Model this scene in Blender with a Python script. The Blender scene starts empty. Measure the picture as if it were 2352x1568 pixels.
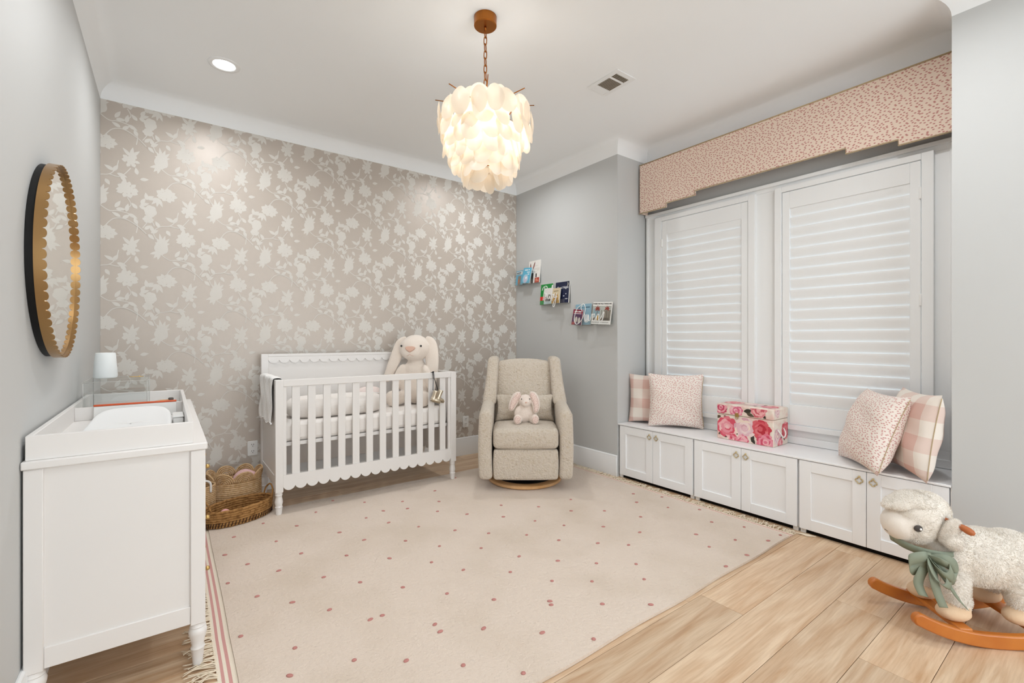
import bpy, math, random
import numpy as np
from mathutils import Vector, Matrix, Euler

random.seed(7)
SC = bpy.context.scene
COL = SC.collection
R = math.radians
PI = math.pi

# ------------------------------------------------------------------ camera, world, lights, exposure
CAM_H, YAW, FPX, HOR = 1.22, 36.75, 1059.0, 778.0
cam = bpy.data.cameras.new('camera')
cam.sensor_width = 36.0
cam.lens = FPX / 2352.0 * 36.0
cam.shift_y = (HOR - 784.0) / 2352.0
cam.clip_start = 0.02
cam_o = bpy.data.objects.new('camera', cam)
cam_o.location = (0, 0, CAM_H)
cam_o.rotation_euler = (R(90), 0, R(-YAW))
COL.objects.link(cam_o)
SC.camera = cam_o

world = bpy.data.worlds.new('world')
SC.world = world
world.use_nodes = True
world.node_tree.nodes['Background'].inputs[0].default_value = (0.89, 0.955, 1.0, 1)
world.node_tree.nodes['Background'].inputs[1].default_value = 2.9

SC.view_settings.view_transform = 'Standard'
SC.view_settings.look = 'None'
SC.view_settings.exposure = 0.22
SC.view_settings.gamma = 1.0
SC.view_settings.use_curve_mapping = False
SC.cycles.adaptive_threshold = 0.04
SC.cycles.max_bounces = 7
SC.cycles.diffuse_bounces = 5
SC.cycles.glossy_bounces = 3
SC.cycles.transmission_bounces = 8
SC.cycles.transparent_max_bounces = 8
SC.cycles.caustics_reflective = False
SC.cycles.caustics_refractive = False

CEIL = 2.975
DOWNLIGHTS = [(0.29, 3.47), (2.45, 3.47), (0.29, 1.95), (2.45, 0.55), (0.75, 0.35)]
DOWN_W, DOWN_C = 7.5, (0.97, 0.985, 1.0)
CHAND_W, CHAND_C = 4.2, (1.0, 0.97, 0.94)

def add_area(name, loc, power, color, size, parent=None, spread=160):
    l = bpy.data.lights.new(name, 'AREA')
    l.shape = 'DISK'; l.size = size; l.energy = power; l.color = color; l.spread = R(spread)
    o = bpy.data.objects.new(name, l); o.location = loc
    o.parent = parent
    COL.objects.link(o)
    return o

# ------------------------------------------------------------------ pixel -> position helpers
_F = np.array([math.sin(R(YAW)), math.cos(R(YAW)), 0.0])
_R = np.array([math.cos(R(YAW)), -math.sin(R(YAW)), 0.0])
_C = np.array([0, 0, CAM_H])
def ray(px, py): return _F + _R * (px - 1176.0) / FPX + np.array([0, 0, 1.0]) * (HOR - py) / FPX
def on_floor(px, py, z=0.0):
    d = ray(px, py); return _C + d * ((z - CAM_H) / d[2])

# ------------------------------------------------------------------ mesh builder
class MB:
    def __init__(s): s.v = []; s.f = []
    def add(s, vs, fs):
        o = len(s.v); s.v += [tuple(map(float, p)) for p in vs]
        s.f += [tuple(i + o for i in f) for f in fs]; return s
    def box(s, x0, y0, z0, x1, y1, z1):
        if x0 > x1: x0, x1 = x1, x0
        if y0 > y1: y0, y1 = y1, y0
        if z0 > z1: z0, z1 = z1, z0
        return s.add([(x0,y0,z0),(x1,y0,z0),(x1,y1,z0),(x0,y1,z0),(x0,y0,z1),(x1,y0,z1),(x1,y1,z1),(x0,y1,z1)],
                     [(0,3,2,1),(4,5,6,7),(0,1,5,4),(1,2,6,5),(2,3,7,6),(3,0,4,7)])
    def prism(s, poly, ax, a, b):
        n = len(poly)
        def P(p, t):
            return (t, p[0], p[1]) if ax == 'x' else (p[0], t, p[1]) if ax == 'y' else (p[0], p[1], t)
        vs = [P(p, a) for p in poly] + [P(p, b) for p in poly]
        fs = [tuple(range(n - 1, -1, -1)), tuple(range(n, 2 * n))]
        fs += [(i, (i + 1) % n, n + (i + 1) % n, n + i) for i in range(n)]
        return s.add(vs, fs)
    def lathe(s, prof, n=24, c=(0, 0, 0), sx=1.0, sy=1.0, capb=True, capt=True, a0=0.0):
        vs = []; fs = []
        for r, z in prof:
            for k in range(n):
                a = a0 + 2 * PI * k / n
                vs.append((c[0] + r * sx * math.cos(a), c[1] + r * sy * math.sin(a), c[2] + z))
        for i in range(len(prof) - 1):
            for k in range(n):
                fs.append((i * n + k, i * n + (k + 1) % n, (i + 1) * n + (k + 1) % n, (i + 1) * n + k))
        if capb: fs.append(tuple(range(n - 1, -1, -1)))
        if capt: fs.append(tuple((len(prof) - 1) * n + k for k in range(n)))
        return s.add(vs, fs)
    def tube(s, pts, r, n=8, closed=False, caps=True):
        pts = [Vector(p) for p in pts]; m = len(pts); vs = []; fs = []
        rr = r if isinstance(r, (list, tuple)) else [r] * m
        ref = None
        for i in range(m):
            if closed: t = pts[(i + 1) % m] - pts[i - 1]
            else: t = pts[min(i + 1, m - 1)] - pts[max(i - 1, 0)]
            if t.length < 1e-9: t = Vector((0, 0, 1))
            t.normalize()
            if ref is None:
                ref = Vector((0, 0, 1)) if abs(t.z) < 0.9 else Vector((1, 0, 0))
            a = ref - t * ref.dot(t)
            if a.length < 1e-6: a = t.orthogonal()
            a.normalize(); ref = a; b = t.cross(a)
            for k in range(n):
                q = 2 * PI * k / n
                vs.append(pts[i] + a * (math.cos(q) * rr[i]) + b * (math.sin(q) * rr[i]))
        for i in range(m if closed else m - 1):
            j = (i + 1) % m
            for k in range(n):
                fs.append((i * n + k, i * n + (k + 1) % n, j * n + (k + 1) % n, j * n + k))
        if caps and not closed:
            fs.append(tuple(range(n - 1, -1, -1))); fs.append(tuple((m - 1) * n + k for k in range(n)))
        return s.add(vs, fs)
    def ell(s, c, r, rot=None, nu=20, nv=12):
        vs = []; fs = []
        M = (rot if isinstance(rot, Matrix) else Euler(rot).to_matrix()) if rot is not None else Matrix.Identity(3)
        c = Vector(c)
        for i in range(nv + 1):
            t = PI * i / nv
            for k in range(nu):
                a = 2 * PI * k / nu
                vs.append(c + M @ Vector((r[0] * math.sin(t) * math.cos(a), r[1] * math.sin(t) * math.sin(a), r[2] * math.cos(t))))
        for i in range(nv):
            for k in range(nu):
                a, b = i * nu + k, i * nu + (k + 1) % nu
                fs.append((a + nu, b + nu, b, a))
        return s.add(vs, fs)
    def grid(s, fn, nu, nv, closed_u=False):
        vs = [fn(i / nu, j / nv) for j in range(nv + 1) for i in range(nu + (0 if closed_u else 1))]
        w = nu if closed_u else nu + 1; fs = []
        for j in range(nv):
            for i in range(nu):
                a = j * w + i; b = j * w + (i + 1) % w
                fs.append((a, b, b + w, a + w))
        return s.add(vs, fs)
    def poly(s, pts): return s.add(pts, [tuple(range(len(pts)))])
    def xf(s, M):
        s.v = [tuple(M @ Vector(p)) for p in s.v]; return s
    def join(s, o): return s.add(o.v, o.f)

def mesh(name, mb, smooth=None):
    me = bpy.data.meshes.new(name)
    me.from_pydata(mb.v, [], mb.f)
    me.validate(); me.update()
    if smooth:
        me.polygons.foreach_set('use_smooth', [True] * len(me.polygons))
        if smooth is not True: me.set_sharp_from_angle(angle=R(smooth))
    return me

def obj(name, mb, mat, parent=None, world=False, bevel=0, smooth=None, sub=0, kind=None, label=None, remesh=0, solid=0, relax=6):
    if world and parent is not None:
        l = parent.location
        mb.v = [(p[0] - l.x, p[1] - l.y, p[2] - l.z) for p in mb.v]
    me = mb if isinstance(mb, bpy.types.Mesh) else mesh(name, mb, smooth if smooth else (40 if bevel else None))
    o = bpy.data.objects.new(name, me)
    if mat is not None and not me.materials: me.materials.append(mat)
    COL.objects.link(o); o.parent = parent
    if solid:
        m = o.modifiers.new('solid', 'SOLIDIFY'); m.thickness = solid; m.offset = 0
    if remesh:
        m = o.modifiers.new('remesh', 'REMESH'); m.mode = 'VOXEL'; m.voxel_size = remesh; m.use_smooth_shade = True
        m = o.modifiers.new('relax', 'SMOOTH'); m.factor = 0.5; m.iterations = relax
    if bevel:
        m = o.modifiers.new('bevel', 'BEVEL'); m.width = bevel; m.segments = 2; m.limit_method = 'ANGLE'; m.angle_limit = R(35)
    if sub:
        m = o.modifiers.new('sub', 'SUBSURF'); m.levels = sub; m.render_levels = sub
    if kind: o['kind'] = kind
    if label: o['label'] = label
    return o

def tag(o, label, cat=None, group=None, kind=None):
    o['label'] = label
    if cat: o['category'] = cat
    if group: o['group'] = group
    if kind: o['kind'] = kind
    return o

def thing(name, label, cat, loc=(0, 0, 0), rz=0.0, group=None, rot=None):
    o = bpy.data.objects.new(name, None); o.empty_display_size = 0.05
    o.location = loc; o.rotation_euler = rot if rot is not None else (0, 0, rz)
    COL.objects.link(o)
    return tag(o, label, cat, group)

def struct(name, mb, mat, label, **k):
    o = obj(name, mb, mat, **k); o['kind'] = 'structure'; o['label'] = label; o['category'] = name.split('_')[0]
    return o

def crom(pts, n=6, closed=False):
    pts = [Vector(p) for p in pts]; m = len(pts); out = []
    rng = range(m if closed else m - 1)
    for i in rng:
        if closed: p0, p1, p2, p3 = pts[i - 1], pts[i], pts[(i + 1) % m], pts[(i + 2) % m]
        else: p0, p1, p2, p3 = pts[max(i - 1, 0)], pts[i], pts[i + 1], pts[min(i + 2, m - 1)]
        for k in range(n):
            t = k / n
            out.append(0.5 * ((2 * p1) + (p2 - p0) * t + (2 * p0 - 5 * p1 + 4 * p2 - p3) * t * t + (3 * p1 - p0 - 3 * p2 + p3) * t ** 3))
    if not closed: out.append(pts[-1])
    return out

# ------------------------------------------------------------------ materials
def srgb(c):
    if isinstance(c, str): c = tuple(int(c[i:i + 2], 16) / 255 for i in (0, 2, 4))
    return tuple((x / 12.92 if x <= 0.04045 else ((x + 0.055) / 1.055) ** 2.4) for x in c) + (1.0,)

class NT:
    def __init__(s, m): s.t = m.node_tree; s.n = s.t.nodes
    def new(s, typ, **k):
        nd = s.n.new(typ)
        for a, b in k.items():
            if a == 'inp':
                for i, val in b.items(): nd.inputs[i].default_value = val
            else: setattr(nd, a, b)
        return nd
    def link(s, a, b): s.t.links.new(a, b)

def mat(name, col, rough=0.5, spec=0.5, metal=0.0, bump=None, var=None, sheen=0.0, trans=0.0, emit=None, ior=None, coat=0, coords='Object', sss=0):
    """bump=(scale, strength, distance, kind); var=(scale, colour2, lo, hi)"""
    m = bpy.data.materials.new(name); m.use_nodes = True
    t = NT(m); b = t.n['Principled BSDF']
    b.inputs['Base Color'].default_value = srgb(col)
    b.inputs['Roughness'].default_value = rough
    b.inputs['Specular IOR Level'].default_value = spec
    b.inputs['Metallic'].default_value = metal
    b.inputs['Sheen Weight'].default_value = sheen
    b.inputs['Transmission Weight'].default_value = trans
    b.inputs['Coat Weight'].default_value = coat
    if sss:
        b.inputs['Subsurface Weight'].default_value = sss; b.inputs['Subsurface Scale'].default_value = 0.01
    if ior: b.inputs['IOR'].default_value = ior
    if emit:
        b.inputs['Emission Color'].default_value = srgb(emit[0]); b.inputs['Emission Strength'].default_value = emit[1]
    tc = t.new('ShaderNodeTexCoord')
    if var:
        nz = t.new('ShaderNodeTexNoise', inp={'Scale': var[0], 'Detail': 4.0})
        t.link(tc.outputs[coords], nz.inputs['Vector'])
        mr = t.new('ShaderNodeMapRange', inp={1: var[2], 2: var[3]})
        t.link(nz.outputs['Fac'], mr.inputs[0])
        mx = t.new('ShaderNodeMix', data_type='RGBA')
        mx.inputs[6].default_value = srgb(col); mx.inputs[7].default_value = srgb(var[1])
        t.link(mr.outputs[0], mx.inputs[0]); t.link(mx.outputs[2], b.inputs['Base Color'])
    if bump:
        kind = bump[3] if len(bump) > 3 else 'noise'
        if kind == 'voronoi':
            nz = t.new('ShaderNodeTexVoronoi', inp={'Scale': bump[0]}); out = nz.outputs['Distance']
        elif kind == 'wave':
            nz = t.new('ShaderNodeTexWave', inp={'Scale': bump[0], 'Distortion': 2.0, 'Detail': 2.0}); nz.bands_direction = 'Z'; out = nz.outputs['Fac']
        else:
            nz = t.new('ShaderNodeTexNoise', inp={'Scale': bump[0], 'Detail': 4.0, 'Roughness': 0.6}); out = nz.outputs['Fac']
        t.link(tc.outputs[coords], nz.inputs['Vector'])
        bp = t.new('ShaderNodeBump', inp={'Strength': bump[1], 'Distance': bump[2]})
        t.link(out, bp.inputs['Height']); t.link(bp.outputs[0], b.inputs['Normal'])
    return m

WALL = mat('wall_paint', 'c8c9c8', 0.62, 0.35, bump=(220, 0.05, 0.002))
CEILM = mat('ceiling_paint', 'f6f8f9', 0.7, 0.3)
TRIM = mat('trim_paint', 'f0f1f1', 0.35, 0.5)
FURN = mat('white_lacquer', 'e9e6e3', 0.38, 0.5)
CABW = mat('cabinet_white', 'f5f6f7', 0.36, 0.5)
PAPER = mat('wallpaper_ground', 'c0b5aa', 0.42, 0.85, metal=0.10, bump=(500, 0.04, 0.001))
PRINT = mat('wallpaper_flower_ink', 'dbd7d0', 0.75, 0.25)
BRASS = mat('brass', 'c6a56a', 0.3, 0.5, metal=1.0)
PALEG = mat('pale_gold', 'd6c294', 0.3, 0.5, metal=0.85)
EDGE = mat('acrylic_edge', 'c9c8c5', 0.2, 0.5)
BRASSD = mat('antique_brass', 'a8672c', 0.32, 0.5, metal=0.9)
BRUSH = mat('brushed_brass', 'ab875a', 0.3, 0.5, metal=1.0, bump=(160, 0.05, 0.001))
BLACK = mat('black', '0c0b0b', 0.6, 0.3)
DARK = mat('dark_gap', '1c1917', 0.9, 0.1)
MIRROR = mat('mirror_glass', 'f2f2ee', 0.02, 0.5, metal=1.0)
def clear_mat(name, tint, gloss):
    m = bpy.data.materials.new(name); m.use_nodes = True
    t = NT(m); out = t.n['Material Output']; t.n.remove(t.n['Principled BSDF'])
    a = t.new('ShaderNodeBsdfTransparent'); a.inputs[0].default_value = srgb(tint)
    g = t.new('ShaderNodeBsdfGlossy'); g.inputs['Roughness'].default_value = 0.03
    x = t.new('ShaderNodeMixShader'); x.inputs[0].default_value = gloss; t.link(a.outputs[0], x.inputs[1]); t.link(g.outputs[0], x.inputs[2]); t.link(x.outputs[0], out.inputs[0])
    return m
GLASS = clear_mat('window_glass', 'fafdff', .05)
ACRYL = clear_mat('clear_acrylic', 'fdfefe', .05)
RUGM = mat('rug_wool', 'dacabb', 0.95, 0.1, sheen=0.3, bump=(55, 0.55, 0.012), var=(2.2, 'cebdab', 0.45, 0.75))
TUFT = mat('rug_pink_tuft', 'c08780', 0.95, 0.1, bump=(300, 0.6, 0.004))
STRIPE = mat('rug_pink_stripe', 'cf9c97', 0.95, 0.1, bump=(300, 0.4, 0.003))
FRINGE = mat('rug_fringe', 'e6d8c2', 0.95, 0.1)
BOUCLE = mat('boucle', 'e1d4c3', 0.95, 0.1, sheen=0.4, bump=(75, 1.0, 0.02), var=(60, 'd2c1a8', 0.5, 0.75))
PALEW = mat('pale_ash_wood', 'd6ab7c', 0.45, 0.4, var=(9, 'c2935f', 0.4, 0.7))
MATT = mat('mattress_cotton', 'f3eee9', 0.9, 0.2, bump=(60, 0.25, 0.006))
LINEN = mat('white_linen', 'f1efec', 0.9, 0.2, bump=(90, 0.3, 0.006))
MUSLIN = mat('muslin', 'fbfaf8', 0.95, 0.1, bump=(70, 0.4, 0.006))
PLUSH = mat('cream_plush', 'eee2d6', 0.95, 0.1, sheen=0.5, bump=(180, 0.5, 0.006))
PLUSH2 = mat('blush_plush', 'efe0d4', 0.95, 0.1, sheen=0.5, bump=(160, 0.8, 0.008))
PINKN = mat('pink_nose', 'dcb6a3', 0.9, 0.1)
WOOL = mat('sheep_wool', 'f0e9df', 0.95, 0.1, sheen=0.4, bump=(120, 0.5, 0.008))
FACE = mat('sheep_face_plush', 'efe7dd', 0.95, 0.1, sheen=0.3, bump=(260, 0.3, 0.004))
HOOF = mat('sheep_hoof_suede', 'e3c6a6', 0.9, 0.1, bump=(200, 0.3, 0.003))
RIBBON = mat('sage_ribbon', '868e7c', 0.6, 0.35)
EYEB = mat('eye_black', '14100e', 0.2, 0.6)
EYEG = mat('embroidered_eye', '4a4440', 0.7, 0.3)
ORANGEW = mat('rocker_wood', 'c4762c', 0.32, 0.5, var=(7, 'b5641d', 0.4, 0.7), coat=0.2)
TAN = mat('tan_leather', 'b06437', 0.45, 0.4)
SILVER = mat('champagne_metal', 'd8cdb9', 0.33, 0.5, metal=0.9)
ROPE = mat('natural_rope', 'd6b68e', 0.9, 0.1, var=(60, 'c39e72', 0.4, 0.65), bump=(150, 0.5, 0.004))
SEAG = mat('seagrass', 'b08452', 0.85, 0.15, var=(45, '7e5832', 0.45, 0.7), bump=(90, 0.9, 0.008))
SEAGD = mat('dark_reed', '3a241a', 0.7, 0.2)
PINKB = mat('pink_cloth', 'efc6c4', 0.95, 0.1, bump=(60, 0.4, 0.008))
GREYB = mat('grey_cloth', 'b9afa6', 0.95, 0.1)
PINKBALL = mat('pink_ball', 'f2b6b4', 0.6, 0.3)
WHITEP = mat('white_plastic', 'f0f0ee', 0.4, 0.5)
PAD = mat('changing_pad_foam', 'f6f7f7', 0.45, 0.5)
ORANGE = mat('orange_edge', 'd4582a', 0.5, 0.4)
DIFF = mat('downlight_diffuser', 'ffffff', 0.5, emit=('ffffff', 6.0))
BULB = mat('bulb_glow', 'fff1de', 0.5, emit=('fff0dd', 2.0))
PIPING = mat('gold_piping', 'bda988', 0.8, 0.2)

def shell_mat():
    m = bpy.data.materials.new('capiz_shell'); m.use_nodes = True
    t = NT(m); out = t.n['Material Output']; b = t.n['Principled BSDF']
    b.inputs['Base Color'].default_value = srgb('efe8dc'); b.inputs['Roughness'].default_value = 0.35
    tr = t.new('ShaderNodeBsdfTranslucent'); tr.inputs[0].default_value = srgb('fff4e4')
    mx = t.new('ShaderNodeMixShader'); mx.inputs[0].default_value = 0.42
    t.link(b.outputs[0], mx.inputs[1]); t.link(tr.outputs[0], mx.inputs[2]); t.link(mx.outputs[0], out.inputs[0])
    tc = t.new('ShaderNodeTexCoord'); nz = t.new('ShaderNodeTexNoise', inp={'Scale': 40.0, 'Detail': 3.0})
    bp = t.new('ShaderNodeBump', inp={'Strength': 0.25, 'Distance': 0.003})
    t.link(tc.outputs['Object'], nz.inputs[0]); t.link(nz.outputs[0], bp.inputs['Height']); t.link(bp.outputs[0], b.inputs['Normal'])
    return m
SHELL = shell_mat()

def plank_mat():
    m = bpy.data.materials.new('oak_plank'); m.use_nodes = True
    t = NT(m); b = t.n['Principled BSDF']; b.inputs['Roughness'].default_value = 0.42
    b.inputs['Specular IOR Level'].default_value = 0.45
    tc = t.new('ShaderNodeTexCoord'); oi = t.new('ShaderNodeObjectInfo')
    off = t.new('ShaderNodeVectorMath', operation='SCALE'); off.inputs[0].default_value = (37.0, 11.0, 5.0)
    t.link(oi.outputs['Random'], off.inputs['Scale'])
    ad = t.new('ShaderNodeVectorMath', operation='ADD'); t.link(tc.outputs['Object'], ad.inputs[0]); t.link(off.outputs[0], ad.inputs[1])
    mp = t.new('ShaderNodeMapping'); mp.inputs['Scale'].default_value = (1.0, 9.0, 1.0); t.link(ad.outputs[0], mp.inputs[0])
    n1 = t.new('ShaderNodeTexNoise', inp={'Scale': 1.6, 'Detail': 6.0, 'Roughness': 0.55, 'Distortion': 1.2}); t.link(mp.outputs[0], n1.inputs[0])
    mp2 = t.new('ShaderNodeMapping'); mp2.inputs['Scale'].default_value = (4.0, 90.0, 1.0); t.link(ad.outputs[0], mp2.inputs[0])
    n2 = t.new('ShaderNodeTexNoise', inp={'Scale': 1.5, 'Detail': 3.0}); t.link(mp2.outputs[0], n2.inputs[0])
    cr = t.new('ShaderNodeValToRGB'); e = cr.color_ramp.elements
    e[0].position = 0.30; e[0].color = srgb('c29d79'); e[1].position = 0.62; e[1].color = srgb('dcc3a6')
    x = cr.color_ramp.elements.new(0.8); x.color = srgb('e4c8a6')
    t.link(n1.outputs['Fac'], cr.inputs[0])
    mx = t.new('ShaderNodeMix', data_type='RGBA', blend_type='MULTIPLY'); mx.inputs[0].default_value = 0.35
    cr2 = t.new('ShaderNodeValToRGB'); cr2.color_ramp.elements[0].position = 0.3; cr2.color_ramp.elements[0].color = (0.62, 0.52, 0.42, 1)
    cr2.color_ramp.elements[1].position = 0.6; cr2.color_ramp.elements[1].color = (1, 1, 1, 1)
    t.link(n2.outputs['Fac'], cr2.inputs[0]); t.link(cr.outputs[0], mx.inputs[6]); t.link(cr2.outputs[0], mx.inputs[7])
    # knots: sparse dark spots
    mpk = t.new('ShaderNodeMapping'); mpk.inputs['Scale'].default_value = (1.0, 2.2, 1.0); t.link(ad.outputs[0], mpk.inputs[0])
    vo = t.new('ShaderNodeTexVoronoi', inp={'Scale': 2.3}); t.link(mpk.outputs[0], vo.inputs[0])
    cr3 = t.new('ShaderNodeValToRGB'); cr3.color_ramp.elements[0].position = 0.012; cr3.color_ramp.elements[0].color = (0.16, 0.09, 0.05, 1)
    cr3.color_ramp.elements[1].position = 0.075; cr3.color_ramp.elements[1].color = (1, 1, 1, 1)
    q = cr3.color_ramp.elements.new(0.03); q.color = (0.72, 0.58, 0.44, 1)
    t.link(vo.outputs['Distance'], cr3.inputs[0])
    mk = t.new('ShaderNodeMix', data_type='RGBA', blend_type='MULTIPLY'); mk.inputs[0].default_value = 1.0
    t.link(mx.outputs[2], mk.inputs[6]); t.link(cr3.outputs[0], mk.inputs[7])
    hs = t.new('ShaderNodeHueSaturation'); t.link(mk.outputs[2], hs.inputs['Color'])
    mr = t.new('ShaderNodeMapRange', inp={3: 0.88, 4: 1.08}); t.link(oi.outputs['Random'], mr.inputs[0]); t.link(mr.outputs[0], hs.inputs['Value'])
    t.link(hs.outputs[0], b.inputs['Base Color'])
    bp = t.new('ShaderNodeBump', inp={'Strength': 0.08, 'Distance': 0.002}); t.link(n2.outputs['Fac'], bp.inputs['Height']); t.link(bp.outputs[0], b.inputs['Normal'])
    return m
PLANK = plank_mat()

def spot_mat(name, base, spot, scale, axes=(0, 1), rough=0.9, coords='Object'):
    """small pink leaf-like marks on cream cloth"""
    m = bpy.data.materials.new(name); m.use_nodes = True
    t = NT(m); b = t.n['Principled BSDF']; b.inputs['Roughness'].default_value = rough; b.inputs['Specular IOR Level'].default_value = 0.2
    tc = t.new('ShaderNodeTexCoord'); sp = t.new('ShaderNodeSeparateXYZ'); t.link(tc.outputs[coords], sp.inputs[0])
    cb = t.new('ShaderNodeCombineXYZ'); t.link(sp.outputs[axes[0]], cb.inputs[0]); t.link(sp.outputs[axes[1]], cb.inputs[1])
    nz = t.new('ShaderNodeTexNoise', inp={'Scale': scale * 0.35, 'Detail': 1.0}); t.link(cb.outputs[0], nz.inputs[0])
    mixv = t.new('ShaderNodeMix', data_type='VECTOR'); mixv.inputs[0].default_value = 0.012
    t.link(cb.outputs[0], mixv.inputs[4]); t.link(nz.outputs['Color'], mixv.inputs[5])
    mp = t.new('ShaderNodeMapping'); mp.inputs['Rotation'].default_value = (0, 0, 0.5); mp.inputs['Scale'].default_value = (0.75, 1.15, 1.0)
    t.link(cb.outputs[0], mp.inputs[0])
    vo = t.new('ShaderNodeTexVoronoi', inp={'Scale': scale, 'Randomness': 0.85}); vo.voronoi_dimensions = '2D'; t.link(mp.outputs[0], vo.inputs[0])
    cr = t.new('ShaderNodeValToRGB'); e = cr.color_ramp.elements
    e[0].position = 0.20; e[0].color = srgb(spot); e[1].position = 0.30; e[1].color = srgb(base)
    t.link(vo.outputs['Distance'], cr.inputs[0]); t.link(cr.outputs[0], b.inputs['Base Color'])
    return m
SPOTV = spot_mat('valance_print', 'f0dccb', 'c98f86', 60, axes=(1, 2))
SPOTP = spot_mat('pillow_spot_print', 'f1e7de', 'cf9a96', 74, axes=(0, 1), coords='UV')
EARP = spot_mat('ditsy_floral_print', 'e9d3c9', 'bb9484', 150, axes=(0, 2))

def plaid_mat(period=0.17):
    m = bpy.data.materials.new('blush_gingham'); m.use_nodes = True
    t = NT(m); b = t.n['Principled BSDF']; b.inputs['Roughness'].default_value = 0.9; b.inputs['Specular IOR Level'].default_value = 0.2
    tc = t.new('ShaderNodeTexCoord'); sp = t.new('ShaderNodeSeparateXYZ'); t.link(tc.outputs['UV'], sp.inputs[0])
    outs = []
    for a in (0, 1):
        d = t.new('ShaderNodeMath', operation='DIVIDE'); d.inputs[1].default_value = period; t.link(sp.outputs[a], d.inputs[0])
        fr = t.new('ShaderNodeMath', operation='FRACT'); t.link(d.outputs[0], fr.inputs[0])
        g = t.new('ShaderNodeMath', operation='GREATER_THAN'); g.inputs[1].default_value = 0.5; t.link(fr.outputs[0], g.inputs[0])
        outs.append(g)
    s = t.new('ShaderNodeMath', operation='ADD'); t.link(outs[0].outputs[0], s.inputs[0]); t.link(outs[1].outputs[0], s.inputs[1])
    h = t.new('ShaderNodeMath', operation='MULTIPLY'); h.inputs[1].default_value = 0.5; t.link(s.outputs[0], h.inputs[0])
    mx = t.new('ShaderNodeMix', data_type='RGBA'); mx.inputs[6].default_value = srgb('f0e7dd'); mx.inputs[7].default_value = srgb('ddb9ae')
    t.link(h.outputs[0], mx.inputs[0]); t.link(mx.outputs[2], b.inputs['Base Color'])
    nz = t.new('ShaderNodeTexNoise', inp={'Scale': 25.0}); bp = t.new('ShaderNodeBump', inp={'Strength': 0.2, 'Distance': 0.008})
    t.link(tc.outputs['Object'], nz.inputs[0]); t.link(nz.outputs[0], bp.inputs['Height']); t.link(bp.outputs[0], b.inputs['Normal'])
    return m
PLAID = plaid_mat()

_ink = {}
def ink(c, rough=0.6):
    if c not in _ink: _ink[c] = mat('ink_' + c, c, rough, 0.3)
    return _ink[c]

# ------------------------------------------------------------------ room shell
XL, XR, XW, YB, YF = -0.368, 3.191, 3.603, 4.190, -2.2
YA0, YA1, WT, COVE = 0.540, 2.713, 2.857, 0.118
T = 0.12
fl = struct('floor', MB().box(XL - T, YF - T, -0.10, XW + T, YB + T, -0.012), DARK, 'light oak plank floor of the nursery')
rows = []
y = 0.022 - 0.2 * 12
ri = 0
seams = {2: [2.12], 3: [2.505], 1: [0.9, 2.75], 4: [1.30, 3.1]}
rp = random.Random(5)
while y < YB:
    y0, y1 = max(y, YF), min(y + 0.2, YB)
    if y1 > YF + 0.01:
        k = round((y - 0.022) / 0.2)
        cuts = seams.get(k)
        if cuts is None:
            cuts = [rp.uniform(0.2, 1.3)]; cuts.append(cuts[0] + rp.uniform(1.4, 1.9))
        xs = [XL] + [c for c in cuts if XL + .2 < c < XW - .2] + [XW]
        for a, b in zip(xs[:-1], xs[1:]):
            cx, cy = (a + b) / 2, (y0 + y1) / 2
            p = obj('plank', MB().box(a - cx + .0008, y0 - cy + .0008, -0.012, b - cx - .0008, y1 - cy - .0008, 0.0), PLANK, fl, bevel=0.0012)
            p.location = (cx, cy, 0)
    y += 0.2

# ceiling with a plaster cove: footprint inset along the cove curve
FOOT = [(XL, YF), (XR, YF), (XR, YA0), (XW, YA0), (XW, YA1), (XR, YA1), (XR, YB), (XL, YB)]
def inset(poly, d):
    n = len(poly); out = []
    for i in range(n):
        p, c, q = Vector(poly[i - 1]), Vector(poly[i]), Vector(poly[(i + 1) % n])
        e1, e2 = (c - p).normalized(), (q - c).normalized()
        n1, n2 = Vector((-e1.y, e1.x)), Vector((-e2.y, e2.x))
        out.append(c + (n1 + n2) * d)
    return out
cm = MB(); vs = []; fs = []; NS = 8; nF = len(FOOT)
for k in range(NS + 1):
    a = (PI / 2) * k / NS
    for p in inset(FOOT, COVE * (1 - math.cos(a))):
        vs.append((p.x, p.y, WT + COVE * math.sin(a)))
for k in range(NS):
    for i in range(nF):
        fs.append((k * nF + i, (k + 1) * nF + i, (k + 1) * nF + (i + 1) % nF, k * nF + (i + 1) % nF))
for p in inset(FOOT, COVE + .012): vs.append((p.x, p.y, CEIL))
for i in range(nF): fs.append((NS * nF + i, (NS + 1) * nF + i, (NS + 1) * nF + (i + 1) % nF, NS * nF + (i + 1) % nF))
fs.append(tuple((NS + 1) * nF + i for i in range(nF))[::-1])
cm.add(vs, fs)
struct('ceiling', cm, CEILM, 'smooth white ceiling curving down to the walls in a plaster cove', smooth=38)

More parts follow.
